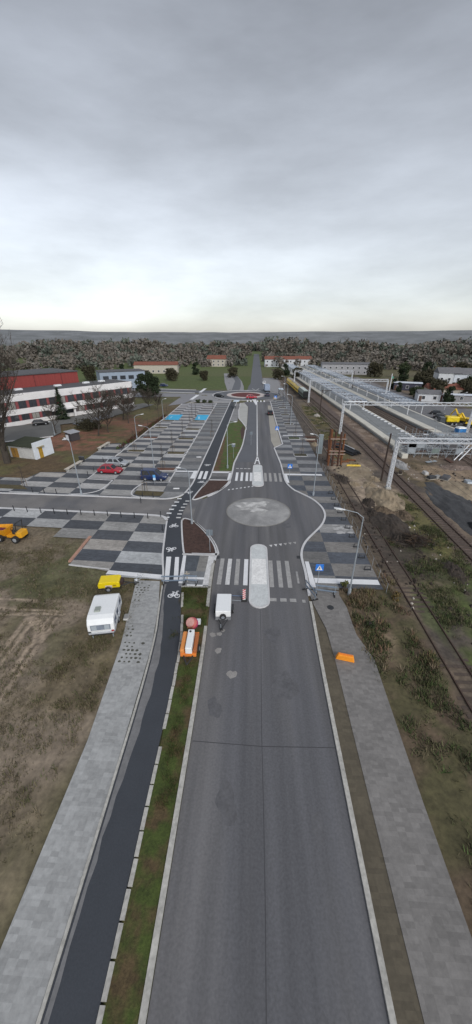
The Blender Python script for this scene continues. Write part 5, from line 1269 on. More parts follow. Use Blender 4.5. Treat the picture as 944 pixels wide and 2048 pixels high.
for (x0, x1, y, lab) in ((-22.6, -16.6, 135.6, 'low evergreen bushes at the top end of the car park'),):
    pass
struct(MB().flat([(-90, 60), (-62, 74), (-50, 83.5), (-50, 87), (-55, 96), (-46, 103), (-41, 118), (-37, 130), (-42, 133), (-50, 118), (-64, 96), (-78, 84), (-95, 74)], .17).build('office_road', M('office_road', (.135, .135, .13), .9, .2, .3, 4)))
struct(MB().flat([(-52, 97), (-49, 95), (-44, 108), (-47.5, 111)], .175).build('forecourt', M('forecourt', (.14, .15, .175), .9)))
struct(MB().strip([(-62, 75), (-56, 79), (-50, 83)], .25, .1, .3).build('kerb', kerb_m))
# service road right of the platforms
struct(MB().flat([(53.6, 100), (60, 98), (150, 98), (150, 112), (72, 124), (58, 160), (50, 230), (42, 330), (34, 330), (45, 200), (50, 150)], .17).build('service_road', M('service_road', (.15, .15, .158), .9, .18, .3, 4)))

# ------------------------------------------------------------------ planting islands with young trees
def sapling(label, loc, h, grp, seed):
    t = thing('young_tree', label, 'tree', loc, 0, grp); r = random.Random(seed)
    MB().tube((0, 0, 0), (.05, 0, h), .05, .02, 6).build('trunk', bark, t)
    m = MB()
    for k in range(46):
        z = r.uniform(h * .42, h); a = r.uniform(0, 6.28); l = r.uniform(.3, .8) * (1.15 - z / h * .7)
        m.tube((.03, 0, z), (l * math.cos(a), l * math.sin(a), z + l * .9), .014, .005, 3, cap=False)
    m.build('crown', twig, t)
    m = MB()
    for s in (-.35, .35): m.tube((s, .1, 0), (s, .1, 1.5), .035, .035, 6)
    m.bar((-.35, .1, 1.4), (.35, .1, 1.4), .06); m.build('stakes', M('stake_timber', (.16, .12, .08), .85), t)
    return t
def island(label, cx, cy, w, d, soil, rz=0.0):
    t = thing('tree_island', label, 'planting island', (cx, cy, .1), rz, 'kerbed tree islands')
    p = [(-w / 2 + .25, -d / 2), (w / 2 - .25, -d / 2), (w / 2, -d / 2 + .25), (w / 2, d / 2 - .25), (w / 2 - .25, d / 2), (-w / 2 + .25, d / 2), (-w / 2, d / 2 - .25), (-w / 2, -d / 2 + .25)]
    MB().prism(p, -.02, .07).build('soil', soil, t); MB().strip(p, .18, -.02, .06, closed=True).build('kerb', kerb_m, t)
soil_g = M('island_soil', (.085, .07, .035), .95, .4, 1.5, 6, bump=.7); soil_r = M('island_soil_red', (.13, .06, .04), .95, .4, 1.5, 6, bump=.7); soil_dk = M('island_soil_dark', (.06, .055, .035), .95, .4, 1.5, 6)
wh = {0: 'nearest', 1: 'second', 2: 'third', 3: 'fourth'}
for i, y in enumerate((71.9, 83.2, 93.6, 103.0)):
    island('kerbed tree island in the left bay row, %s along it' % wh[i], -25.5, y, 3.6, 1.5, soil_g if i != 1 else soil_r); sapling('staked young tree on the left bay row island, %s along it' % wh[i], (-25.8, y, .15), 4.6, 'young trees in the car park', i)
for i, y in enumerate((70.8, 82.5, 92.4, 102.8)):
    island('kerbed tree island in the middle bay row, %s along it' % wh[i], -16.5, y, 3.7, 1.6, soil_g); sapling('staked young tree on the middle bay row island, %s along it' % wh[i], (-17.2, y, .15), 4.8, 'young trees in the car park', 10 + i)
island('red earth tree island just beyond the blue van', -16.4, 60.6, 3.6, 1.4, soil_r); sapling('staked young tree on the red earth island beyond the blue van', (-16.8, 60.6, .15), 4.6, 'young trees in the car park', 30)
struct(MB().flat([skew(*p) for p in [(-18.7, 49.9), (-18.6, 48.6), (-17.5, 48.1), (-14.2, 48.2), (-14.0, 49.8)]], .125).build('planting_bed', soil_g))
sapling('staked young tree in the brown corner bed below the blue van', (*G(290, 983), .1), 4.4, 'young trees in the car park', 31)
struct(MB().flat([skew(*p) for p in [(-43.5, 50.3), (-38.6, 50.3), (-36.4, 48.7), (-43.2, 48.7)]], .125).build('planting_bed', soil_g))
sapling('staked young tree in the brown bed at the far left of the car park', (*G(50, 975), .1), 3.6, 'young trees in the car park', 32)
for i, y in enumerate((70.8, 84.4, 100.3, 114.0, 126.2, 143.0)):
    island('dark tree island in the right parking row, %s from the near end' % ORD[i], 9.9, y, 2.6, 1.8, soil_dk if i != 1 else M('island_moss', (.05, .065, .025), .95, .4, 1.5, 6)); sapling('tall young tree on a right parking row island, %s from the near end' % ORD[i], (10.1, y, .15), 6.0, 'young trees along the right parking row', 40 + i)
for i, (px, py) in enumerate(((438, 828), (436, 875), (396, 836))): sapling(('slim young tree near the top of the walkway', 'slim young tree on the walkway left of the cycle path', 'slim young tree behind the right blue bay')[i], (*G(px - 12, py), .1), 4.2, 'young trees in the car park', 60 + i)

# ------------------------------------------------------------------ trees
def bare_mesh(seed, h, spread, limbs=9, up=.5, trunk_r=.22, clear=.25, twr=.012, sub=6, twigs=9, cone=.6):
    """trunk, main limbs, sub-branches and fine twigs spread through the crown"""
    r = random.Random(seed); T = MB(); B = MB()
    def bend(p, d, l, r0, r1, m, n, seg, wob=.12):
        pts = [p]; d = d / np.linalg.norm(d)
        for s in range(seg):
            d = d + np.array([r.gauss(0, wob), r.gauss(0, wob), abs(r.gauss(0, wob)) * .6]); d = d / np.linalg.norm(d)
            q = pts[-1] + d * l / seg; f0, f1 = s / seg, (s + 1) / seg
            m.tube(tuple(pts[-1]), tuple(q), r0 + (r1 - r0) * f0, r0 + (r1 - r0) * f1, n, cap=False); pts.append(q)
        return pts, d
    tr, _ = bend(np.zeros(3), np.array((r.uniform(-.05, .05), r.uniform(-.05, .05), 1.)), h * .82, trunk_r, trunk_r * .2, T, 8, 7, .05)
    W = h * spread * .5
    for i in range(limbs):
        f = clear + (1 - clear) * (i + r.random() * .6) / limbs; k = min(6.99, f * 7); p = tr[int(k)] * (1 - k % 1) + tr[min(7, int(k) + 1)] * (k % 1)
        a = i * 2.4 + r.uniform(-.4, .4); L1 = W * (1.15 - cone * f) * r.uniform(.8, 1.15)
        pts, d = bend(p, np.array((math.cos(a), math.sin(a), up * r.uniform(.8, 1.4))), L1 * math.sqrt(1 + up * up), trunk_r * (.5 - .3 * f), twr * 2, T, 5, 5, .13)
        for j in range(sub):
            q = pts[1 + r.randrange(5)]; a2 = a + r.uniform(-1.5, 1.5); L2 = L1 * r.uniform(.3, .6)
            p2, d2 = bend(q, np.array((math.cos(a2), math.sin(a2), up * r.uniform(.4, 1.6))), L2, twr * 2.4, twr * 1.3, B, 4, 3, .16)
            for u in range(twigs):
                q2 = p2[1 + r.randrange(3)]; a3 = a2 + r.uniform(-1.6, 1.6); L3 = h * r.uniform(.05, .11)
                p3, d3 = bend(q2, np.array((math.cos(a3), math.sin(a3), up * r.uniform(-.2, 1.8))), L3, twr * 1.4, twr * .7, B, 3, 2, .2)
                for v in range(3):
                    q3 = p3[1 + r.randrange(2)]; e = q3 + np.array((r.gauss(0, .6), r.gauss(0, .6), .35 + up * .4 + r.gauss(0, .4))) * h * .035
                    B.tube(tuple(q3), tuple(e), twr, twr * .5, 3, cap=False)
    return T, B
def bare_tree(label, loc, seed, h, spread=.8, grp=None, **kw):
    t = thing('bare_tree', label, 'tree', loc, 0, grp); T, B = bare_mesh(seed, h, spread, **kw)
    T.build('trunk', bark, t); B.build('crown', twig, t); return t
def leaf_cloud(m, c, rad, n, s, r, sq=1.0):
    for _ in range(n):
        a, b = r.uniform(0, 6.283), math.acos(r.uniform(-1, 1)); d = r.uniform(.45, 1.0)
        p = np.array((c[0] + rad * d * math.sin(b) * math.cos(a), c[1] + rad * d * math.sin(b) * math.sin(a), c[2] + rad * sq * d * math.cos(b)))
        u = np.array([r.gauss(0, 1) for _ in range(3)]); u /= np.linalg.norm(u); v = np.cross(u, [r.gauss(0, 1) for _ in range(3)]); v /= np.linalg.norm(v)
        k = s * r.uniform(.6, 1.3); m.add([tuple(p - u * k), tuple(p + v * k * .6), tuple(p + u * k), tuple(p - v * k * .6)], [(0, 1, 2, 3)])
def leafy_tree(label, loc, seed, h, w, mat, grp=None, n=16, leaves=130, s=.32, low=.25, name='leafy_tree'):
    t = thing(name, label, 'tree', loc, 0, grp); r = random.Random(seed); m = MB(); T = MB()
    T.tube((0, 0, 0), (0, 0, h * .6), .22, .1, 7)
    for k in range(n):
        a = r.uniform(0, 6.28); z = h * r.uniform(low, .9); f = math.sin(math.pi * min(1, (z / h - low + .12) / (1.1 - low))) ** .6; d = w * .5 * r.uniform(.1, .75) * f
        c = (d * math.cos(a), d * math.sin(a), z); leaf_cloud(m, c, w * .24 * r.uniform(.7, 1.3), leaves, s, r, .85)
        if k % 3 == 0: T.tube((0, 0, h * .3), c, .08, .02, 4, cap=False)
    T.build('trunk', bark, t); m.build('crown', mat, t); return t
def conifer(label, loc, seed, h, w, grp=None, name='conifer'):
    t = thing(name, label, 'tree', loc, 0, grp); r = random.Random(seed); m = MB()
    MB().tube((0, 0, 0), (0, 0, h * .95), .2, .03, 7).build('trunk', bark, t)
    for k in range(int(340 * h / 6)):
        z = h * (r.random() ** 1.25) * .97 + .15; R_ = w * .5 * (1 - z / h) ** .8 * r.uniform(.55, 1.05) + .08; a = r.uniform(0, 6.28)
        p = np.array((R_ * math.cos(a), R_ * math.sin(a), z - .15)); o = np.array((math.cos(a), math.sin(a), -.25)); sd = np.array((-math.sin(a), math.cos(a), 0)) * r.uniform(.18, .34)
        q = p - o * r.uniform(.5, .9); m.add([tuple(q - sd * .5 + (0, 0, .1)), tuple(p - sd), tuple(p + o * .3), tuple(p + sd), tuple(q + sd * .5 + (0, 0, .1))], [(0, 1, 2, 3, 4)])
    m.build('crown', conif, t); return t
bare_tree('tall dense bare tree with upright limbs at the left edge by the white hut', (-48.6, 63.0, 0), 11, 20, .66, limbs=30, up=1.5, trunk_r=.62, clear=.12, twr=.022, sub=7, twigs=9, cone=.55)
bare_tree('bare tree further left behind the tall bare tree', (-55.5, 66, 0), 12, 15, .7, limbs=14, up=1.0, trunk_r=.35, twr=.018)
conifer('dark cone-shaped conifer in front of the office building', (-58.0, 103.5, .0), 3, 9.3, 4.2)
g = 'bare trees on the lawn between the office and the car park'
bare_tree('thin bare tree with a dark trunk on the red leaf litter, left of the conifer', (-51.0, 86.3, 0), 21, 8, .6, g, limbs=9, up=1.0, trunk_r=.16, twr=.014, sub=5, twigs=7)
t2_ = bare_tree('broad bare tree behind the shed, tallest on the lawn', (-39.2, 84.6, 0), 22, 10.2, .95, g, limbs=17, trunk_r=.2, up=.8, twr=.018, sub=7, twigs=10)
bare_tree('second bare stem just right of the broad tree', (-38.0, 88.0, 0), 23, 7, .7, g, limbs=9, trunk_r=.14, up=.8, twr=.015)
bare_tree('bushy bare tree in the middle of the lawn trees', (-39.8, 104.5, 0), 24, 7.2, 1.3, g, limbs=17, trunk_r=.18, up=.7, twr=.018, sub=7, twigs=10)
dup(t2_, (-36.4, 99.4, 0), 2.0, 'round bare tree right of the bushy one', .7)
dup(t2_, (-36.0, 121.0, 0), 4.0, 'bare tree at the top of the lawn below the big conifers', .6)
dup(t2_, (-33.2, 119.4, 0), 1.0, 'small bare tree at the lawn tip beside the lamp post', .48)
dup(t2_, (-46.5, 113.0, 0), 5.0, 'bare tree close to the right end of the office front', .6)
for i, (px, py, h) in enumerate(((287, 797, 9.5), (300, 797, 10.5), (311, 796, 8.5))):
    leafy_tree('large dark evergreen past the office end, %s' % ('left of the three', 'middle and tallest of the three', 'right of the three')[i], (*G(px, py), 0), 30 + i, h, 6.0, conif, 'evergreens past the office end', 14, 120, .4, .15, 'evergreen_tree')
for i, (px, py, w, h) in enumerate(((168, 858, 5, 2.4), (180, 860, 5, 2.6), (192, 857, 4, 2.0))):
    leafy_tree('low brown bush behind the dark shed, %s' % ('left of three', 'middle of three', 'right of three')[i], (*G(px, py), 0), 50 + i, h, w, leaf_b, 'brown bushes behind the shed', 8, 90, .22, .1, 'bush')
for i, (x, y) in enumerate(((-21.4, 135.6), (-19.2, 135.5), (-17.2, 135.2))):
    leafy_tree('low evergreen bush at the top end of the car park, %s' % ('left of three', 'middle of three', 'right of three')[i], (x, y, .1), 70 + i, 1.1, 2.4, leaf_d, 'bushes at the top of the car park', 7, 60, .16, .05, 'bush')
# hedge
t = thing('hedge', 'long low russet hedge along the left side of the car park', 'hedge', (0, 0, 0)); r = random.Random(8); m = MB(); m2 = MB()
for k in range(130):
    y = 73 + k * .29; x = -29.9 + (y - 73) * .045 + r.uniform(-.35, .35); leaf_cloud(m if r.random() < .85 else m2, (x, y, .32), .5, 16, .15, r, .7)
m.build('foliage', hedge_r, t); m2.build('green_foliage', hedge_g, t)

# ------------------------------------------------------------------ buildings on the left
UA = math.atan2(32.2, 21.6)
A0 = (-65.9 - 18 * math.cos(UA), 96.5 - 18 * math.sin(UA))
t = thing('office_building', 'long two storey pale office building with red panels between dark windows', 'building', (*A0, 0), UA)
Lb = 56.8   # local x along the front, front faces -y
MB().box((Lb / 2, 6.02, 4.1), (Lb, 11.9, 8.2)).build('wall', M('office_core', (.12, .10, .10), .8), t)
for z0, z1, pr in ((6.4, 8.35, .25), (2.84, 4.3, .2), (-.1, 1.1, .12)): MB().box((Lb / 2, -.0, (z0 + z1) / 2), (Lb + .3, .25 + pr, z1 - z0)).build('white_band', plaster, t)
MB().box((Lb + .12, 6.0, 7.38), (.25, 12.1, 1.9)).build('white_band', plaster, t); MB().box((Lb + .1, 6.0, 3.5), (.2, 12, 1.4)).build('white_band', plaster, t)
MB().box((Lb + .06, 6.0, 5.35), (.1, 11.5, 2.1)).build('end_panel', red_pan, t)
MB().box((Lb / 2, 6.1, 8.28), (Lb - .2, 11.6, .16)).build('roof', roof_dark, t)
for row, (z0, z1) in enumerate(((4.32, 6.38), (1.12, 2.82))):
    x = .5; k = 0
    while x < Lb - 2.2:
        if not (row == 1 and 25.6 < x < 33.5):
            f = MB().box((x + 1.05, -.03, (z0 + z1) / 2), (2.1, .1, z1 - z0 - .04)).build('window', M('window_frame_dark', (.06, .05, .05), .7), t)
            g_ = MB()
            for q in (0, 1): g_.box((x + .54 + q * 1.02, -.09, (z0 + z1) / 2), (.92, .02, z1 - z0 - .28))
            g_.build('pane', glass_b if (k * 7 + row) % 5 else M('window_blind', (.28, .27, .25), .6), f)
            MB().box((x + 2.5, -.05, (z0 + z1) / 2), (.7, .14, z1 - z0 - .03)).build('red_panel', red_pan, t)
        x += 2.9; k += 1
MB().box((29.8, -.06, 1.5), (8, .12, 2.6)).build('entrance', M('entrance_dark', (.03, .035, .045), .5), t)
MB().box((33.2, -1.4, 1.45), (.6, .4, 2.8)).build('entrance_pillar', plaster, t); MB().box((29.8, -1.0, 2.75), (8, 2.2, .2)).build('entrance_canopy', plaster, t)
for x in (22, 34, 44, 50): MB().box((x, 7.5, 8.6), (2.2, 1.3, .5), taper=.85).build('rooflight', white_s, t, bevel=.05)
t = thing('red_hall', 'tall red corrugated hall rising behind the office building', 'building', (A0[0] - 13.5 * math.sin(UA), A0[1] + 13.5 * math.cos(UA), 0), UA)
MB().box((17, 9, 5.9), (56, 18, 11.8)).build('wall', red_corr, t); MB().box((17, 9, 11.9), (56.6, 18.6, .3)).build('roof', roof_dark, t)
for k in range(6): MB().box((-6 + k * 9, -.04, 8.6), (.25, .1, 6)).build('downpipe', M('red_dark', (.15, .03, .03), .6), t)
t = thing('blue_hall', 'low pale blue industrial block right of the red hall', 'building', (-60.0, 165, 0), R(30))
MB().box((0, 6, 4.3), (20, 12, 8.6)).build('wall', M('blue_cladding', (.28, .34, .42), .6, .1, .5, 4), t); MB().box((0, 6, 8.7), (20.4, 12.4, .25)).build('roof', roof_dark, t)
for k in range(5): MB().box((-7.5 + k * 3.7, -.05, 6.2), (2.4, .12, 1.6)).build('window', glass_b, t)
# white hut
hx = math.atan2(4.7, 1.1)
t = thing('white_hut', 'small white hut with a mossy sloping roof and ochre doors on the lawn', 'hut', (-43.9, 65.2, 0), hx)
# local x runs along the end wall away from the camera, local y to the left along the long wall
W_, D_ = 4.9, 6.6
m = MB(); m.loft([[(0, 0, 0), (W_, 0, 0), (W_, 0, 3.35), (0, 0, 3.35)], [(0, .35, 0), (W_, .35, 0), (W_, .35, 3.35), (0, .35, 3.35)]]); m.build('end_wall', plaster_w, t)
m = MB(); m.loft([[(.06, .35, 0), (W_ - .1, .35, 0), (W_ - .1, .35, 2.9), (.06, .35, 2.5)], [(.06, D_, 0), (W_ - .1, D_, 0), (W_ - .1, D_, 2.9), (.06, D_, 2.5)]]); m.build('wall', M('hut_plaster', (.47, .47, .46), .85, .2, .6, 4), t)
m = MB(); m.loft([[(-.35, .36, 2.5), (W_ + .1, .36, 2.95), (W_ + .1, .36, 3.1), (-.35, .36, 2.66)], [(-.35, D_ + .3, 2.5), (W_ + .1, D_ + .3, 2.95), (W_ + .1, D_ + .3, 3.1), (-.35, D_ + .3, 2.66)]]); m.build('roof', moss, t)
d = MB().box((1.5, -.02, 1.05), (.95, .06, 2.1)).build('door', door_y, t); MB().box((1.5, -.18, 2.3), (1.7, .4, .12)).build('door_canopy', M('canopy_ochre', (.30, .24, .12), .8), d)
d = MB().box((.04, 5.2, 1.05), (.06, 1.7, 2.0)).build('door', M('ochre_door_dull', (.30, .16, .03), .8, .25), t); MB().box((.0, 5.2, 1.0), (.02, .06, 1.9)).build('door_gap', dark_s, d)
for y in (1.5, 3.3): MB().box((.03, y, 1.3), (.08, .35, 2.3)).build('pilaster', M('hut_plaster', (.47, .47, .46)), t)
car('dark_car', 'dark car parked at the foot of the office building, left of the conifer', 'car', (*G(82, 851), .2), R(35), dark_p, 4.2, 1.75)
t = thing('garden_shed', 'small dark shed with a pale sloping roof on the leaf litter', 'shed', (*G(147, 880), 0), R(64))
MB().box((0, 0, .9), (2.4, 2.0, 1.8)).build('wall', M('shed_dark', (.05, .045, .05), .8), t, bevel=.02)
m = MB(); m.loft([[(-1.4, -1.2, 1.85), (-1.4, 1.2, 2.15), (-1.4, 1.2, 2.25), (-1.4, -1.2, 1.95)], [(1.4, -1.2, 1.85), (1.4, 1.2, 2.15), (1.4, 1.2, 2.25), (1.4, -1.2, 1.95)]]); m.build('roof', M('shed_roof', (.34, .35, .38), .7), t)
MB().box((-1.22, .4, .8), (.06, .9, 1.3)).build('white_panel', plaster_w, t)
t = thing('pallet', 'white board lying in front of the dark shed', 'board', (*G(134, 880), .08), R(10)); MB().box((0, 0, .08), (2.0, .7, .16)).build('board', white_s, t, bevel=.02); MB().box((.2, .1, .18), (1.0, .3, .05)).build('batten', dust_lt, t)

# ------------------------------------------------------------------ shelters near the far roundabout
def shelter(label, loc, rz, L_=4.5):
    t = thing('bus_shelter', label, 'bus shelter', loc, rz, 'bus shelters')
    MB().box((0, 0, 2.5), (L_, 1.9, .16)).build('roof', M('shelter_roof', (.50, .58, .66), .4), t, bevel=.04)
    for x in (-L_ / 2 + .2, L_ / 2 - .2):
        for y in (-.8, .8): MB().tube((x, y, 0), (x, y, 2.45), .06).build('post', dark_s, t)
    MB().box((0, .82, 1.3), (L_ - .5, .04, 1.9)).build('back_pane', M('shelter_glass', (.12, .15, .17), .15), t); MB().box((0, .4, .45), (L_ * .6, .4, .06)).build('bench', dark_s, t)
shelter('bus shelter with a pale roof at the top of the cycle path', (*G(473, 817), .1), R(85), 3.4); shelter('bus shelter right of the far roundabout beside the rail bank', (*G(561, 790), .05), R(92))

# ------------------------------------------------------------------ houses and trees on the right
def house(label, loc, rz, L_, W2, h, rh, wall, roof, nw=3, cat='house', name='house'):
    t = thing(name, label, cat, loc, rz)
    w_ = MB().box((0, 0, h / 2), (L_, W2, h)).build('wall', wall, t)
    m = MB(); m.add([(-L_ / 2 - .3, -W2 / 2 - .4, h), (L_ / 2 + .3, -W2 / 2 - .4, h), (L_ / 2 + .3, W2 / 2 + .4, h), (-L_ / 2 - .3, W2 / 2 + .4, h), (-L_ / 2 - .3, 0, h + rh), (L_ / 2 + .3, 0, h + rh)], [(0, 1, 5, 4), (2, 3, 4, 5), (0, 4, 3), (1, 2, 5), (3, 2, 1, 0)])
    rf = m.build('roof', roof, t)
    if rh > 1: MB().box((L_ * .25, .6, h + rh * .85), (.6, .6, 1.3)).build('chimney', tile_r, rf)
    for s in range(max(1, int(h // 2.8))):
        for k in range(nw):
            x = -L_ / 2 + L_ * (k + .5) / nw; f = MB().box((x, -W2 / 2 - .02, 1.5 + s * 2.8), (1.3, .1, 1.4)).build('window', sign_w, t); MB().box((x, -W2 / 2 - .08, 1.5 + s * 2.8), (1.1, .03, 1.2)).build('pane', glass_b, f)
    MB().box((-L_ / 2 + .9, -W2 / 2 - .03, 1.05), (.95, .1, 2.1)).build('door', M('house_door', (.12, .07, .05), .7), t)
    return t
wt_ = M('house_white', (.58, .60, .63), .85, .12, .5, 4)
house('small white house with a grey roof behind the green hedge', (*G(853, 801), 0), R(-12), 8, 6, 2.9, 1.2, wt_, tile_g, 2)
house('white villa with tall windows at the top right', (*G(888, 775), 0), R(-8), 10, 8, 7.0, 2.4, wt_, tile_g, 3)
house('pale villa at the top right corner', (*G(924, 776), 0), R(-10), 12, 8, 6.6, 2.6, M('house_pale', (.62, .66, .72), .85, .1), tile_g, 3)
house('long low house with a red tiled roof among the trees', (*G(887, 790), 0), R(-10), 15, 7, 2.8, 1.9, M('house_cream', (.45, .42, .36), .85), tile_r, 4)
house('low garage row with a pale flat roof behind the lattice gantry', (*G(906, 802), 0), R(-12), 16, 5, 2.5, .3, M('garage_wall', (.28, .28, .30), .85), M('garage_roof', (.58, .62, .68), .7), 4, 'garage', 'garage_row')
house('dark workshop with a pale flat roof by the service road', (*G(813, 779), 0), R(-20), 12, 7, 3.2, .3, M('workshop_wall', (.06, .06, .09), .8), M('garage_roof', (.55, .58, .6)), 3, 'workshop', 'workshop')
house('small red-brown outbuilding beside the white house', (*G(866, 801), 0), R(-12), 5, 4, 2.3, .9, M('outbuilding', (.13, .045, .035), .85), M('outbuilding_roof', (.10, .05, .04), .85), 1, 'outbuilding', 'outbuilding')
house('grey station building beyond the far end of the platforms', (63, 262, 0), R(-5), 34, 12, 6.5, 1.0, M('station_wall', (.34, .34, .36), .85), tile_g, 9, 'building', 'station_building')
house('pale workers block left of the far road beyond the field', (-70, 262, 0), R(6), 30, 10, 5.5, 2.0, M('house_cream', (.45, .42, .36)), tile_r, 8, 'building', 'row_house')
house('long row house with a red roof right of the far road', (28, 330, 0), R(3), 40, 10, 6, 2.4, wt_, tile_r, 10, 'building', 'row_house')
house('cream house at the far end of the straight road', (-34, 330, 0), R(-4), 16, 9, 6, 3, M('house_cream', (.45, .42, .36)), tile_r, 4)
gT = 'trees around the houses at the top right'
protoE = leafy_tree('dark evergreen just behind the lattice gantry at the right', (*G(896, 806), 0), 81, 7.0, 5.0, conif, gT, 14, 110, .36, .1, 'evergreen_tree')
protoB = leafy_tree('wide brown-green tree behind the white house', (*G(872, 792), 0), 82, 6.5, 9, leaf_b, gT, 18, 120, .4, .2)
protoD = leafy_tree('dark green tree left of the white house', (*G(834, 797), 0), 83, 4.5, 5, leaf_d, gT, 13, 110, .32, .1)
for i, (pr, px, py, s, lb) in enumerate(((protoD, 842, 801, .5, 'bright green shrub in front of the white house'), (protoE, 786, 778, .8, 'dark tree left of the workshop'), (protoE, 796, 784, .7, 'dark tree at the near corner of the workshop'), (protoB, 838, 776, 1.1, 'large brown tree right of the workshop'),
      (protoB, 850, 768, 1.1, 'brown tree at the top behind the workshop'), (protoB, 928, 792, 1.0, 'brown tree right of the garage row'), (protoE, 902, 785, .7, 'dark evergreen between the red roof and the pale villa'), (protoD, 916, 786, 1.2, 'dark green tree below the pale villa'),
      (protoB, 940, 800, .9, 'brown tree at the right edge behind the lamp'), (protoD, 938, 780, 1.4, 'dark tree at the upper right edge'), (protoE, 906, 772, 1.1, 'tall evergreen between the two villas'), (protoB, 862, 779, .8, 'brown tree left of the white villa'), (protoD, 822, 790, .7, 'low green tree by the workshop corner'))):
    dup(pr, (*G(px, py), 0), i * 1.3, lb, s)
# distant trees beyond the roundabout, each one of its own
k = 0
for i, (x, y, pr, s) in enumerate(((-62, 205, protoB, .9), (-48, 212, protoB, 1.0), (-30, 215, protoB, .8), (-14, 232, protoB, .9), (14, 222, protoB, .9), (20, 246, protoE, 1.2), (26, 230, protoB, .9), (-84, 230, protoE, 1.3), (-96, 210, protoB, 1.2), (-40, 250, protoE, 1.3), (76, 240, protoB, 1.3), (92, 236, protoD, 1.9), (108, 240, protoE, 1.5), (124, 230, protoB, 1.4), (84, 214, protoE, 1.2), (116, 208, protoD, 1.6))):
    dup(pr, (x, y, 0), i * 2.1, 'tree beyond the far roundabout, %s of a loose row counted from the field' % ORD[i], s)['group'] = 'distant trees beyond the far roundabout'
# far wood: one mass nobody could count
m = MB(); m2 = MB(); m3 = MB(); r = random.Random(99)
for d0, n_, zt in ((345, 520, 9), (430, 620, 12), (560, 700, 16), (760, 760, 21)):
    for k in range(n_):
        a = r.uniform(-1.25, 1.25); d = d0 + r.uniform(-35, 35); x, y = d * math.sin(a), d * math.cos(a)
        if abs(x - 2) < 9 and d0 < 600: continue
        hgt = zt * (.45 + .55 * (0.5 + 0.5 * math.sin(a * 23 + d0) * math.sin(a * 9.7 + 1))) * r.uniform(.7, 1.15); q = r.random()
        mm = m if q < .5 else (m2 if q < .72 else m3)
        for z in (hgt * .35, hgt * .75): leaf_cloud(mm, (x + r.uniform(-3, 3), y, z), hgt * .45 * r.uniform(.8, 1.3), 30, 1.7 * d0 / 450, r, .9)
for mm, cn, mat in ((m, 'bare brown', M('far_wood_brown', (.15, .132, .112), .95, .15, .05, .3)), (m2, 'dark evergreen', M('far_wood_green', (.105, .122, .10), .95, .15, .05, .3)), (m3, 'pale grey-brown', M('far_wood_pale', (.17, .155, .138), .95, .15, .05, .3))):  # distance haze is mixed into these paled leaf colours
    o = mm.build('far_wood', mat, None); o['kind'] = 'stuff'; tag(o, cn + ' trees of the far wood along the horizon', 'woodland')

# low hills closing the horizon
vs, fs = [], []
az = np.linspace(-1.9, 1.9, 240); hh = 34 + 42 * fbm(az * 30, az * 0 + 3, 9, 5, 5)
for k, (a, h_) in enumerate(zip(az, hh)):
    for d, z in ((1500, -1), (1900, h_ * .8), (2200, h_), (2600, -1)): vs.append((d * math.sin(a), d * math.cos(a), z))
for k in range(len(az) - 1):
    for j in range(3): fs.append((4 * k + j, 4 * k + 4 + j, 4 * k + 5 + j, 4 * k + 1 + j))
m = MB(); m.v = vs; m.f = fs; m.mi = [0] * len(fs)
struct(m.build('hills', M('hazy_wood_hills', (.19, .20, .21), .95, .25, .02, .09, col2=(.14, .15, .155), thr=(.4, .6)), smooth=True))  # aerial haze painted in as the hills' grey base colour
for lb, px, py, h_, w_, mt_ in (('small yellow-green bush at the foot of the near right lamp', 688, 1176, .9, .9, M('bush_lime', (.13, .14, .04), .9, .3)), ('small round dark green bush in the weeds at the lower right', 740, 1252, .7, .9, leaf_d), ('ochre bush in the weeds right of the wire fence end', 790, 1200, .8, 1.0, M('bush_ochre', (.16, .115, .04), .9, .3))):
    leafy_tree(lb, (*G(px, py), 0), int(px), h_, w_, mt_, 'small bushes in the weeds', 6, 50, .09, .1, 'bush')

# ------------------------------------------------------------------ weeds, clods and rubble
rs = np.random.RandomState(4)
def blades(name, label, n, zones, hmin, hmax, cols, nb=6, w=.02, spread=.10):
    vs, fs, cs = [], [], []
    tot = sum(z[4] for z in zones)
    for zx0, zx1, zy0, zy1, wt in zones:
        k = int(n * wt / tot); X = rs.uniform(zx0, zx1, k * 4); Y = rs.uniform(zy0, zy1, k * 4)
        dens = fbm(X, Y, 2.6, 77) * .6 + fbm(X, Y, .9, 88) * .4; keep = np.argsort(-dens + rs.uniform(-.12, .12, k * 4))[:k]
        for x, y in zip(X[keep], Y[keep]):
            c = cols[rs.randint(len(cols))]; s = rs.uniform(.75, 1.25); hh = rs.uniform(hmin, hmax)
            for b in range(nb):
                a = rs.uniform(0, 6.28); bx, by = x + rs.normal(0, spread), y + rs.normal(0, spread); lx, ly = math.cos(a) * hh * .6, math.sin(a) * hh * .6; i0 = len(vs)
                vs += [(bx - ly * w * 3, by + lx * w * 3, -.03), (bx + ly * w * 3, by - lx * w * 3, -.03), (bx + lx, by + ly, hh * rs.uniform(.6, 1.0))]; fs.append((i0, i0 + 1, i0 + 2)); cs += [(c[0] * s, c[1] * s, c[2] * s, 1)] * 3
    me = bpy.data.meshes.new(name); me.from_pydata(vs, [], fs); at = me.color_attributes.new('tint', 'FLOAT_COLOR', 'POINT'); at.data.foreach_set('color', np.array(cs, np.float32).ravel())
    me.materials.append(grass_m); o = bpy.data.objects.new(name, me); COL.objects.link(o); o['kind'] = 'stuff'; tag(o, label, 'weeds')
blades('yard_weeds', 'sparse olive and brown weeds over the dirt yard on the left', 11000, ((-42, -10.4, 8, 29, 5), (-34, -10, -6, 8, 1.6), (-34, -20.5, 29, 34, 1), (-14.2, -10.2, 14, 27, 1.2)), .08, .26, ((.115, .102, .05), (.085, .092, .038), (.16, .132, .085), (.13, .108, .065)), 6, .06, .13)
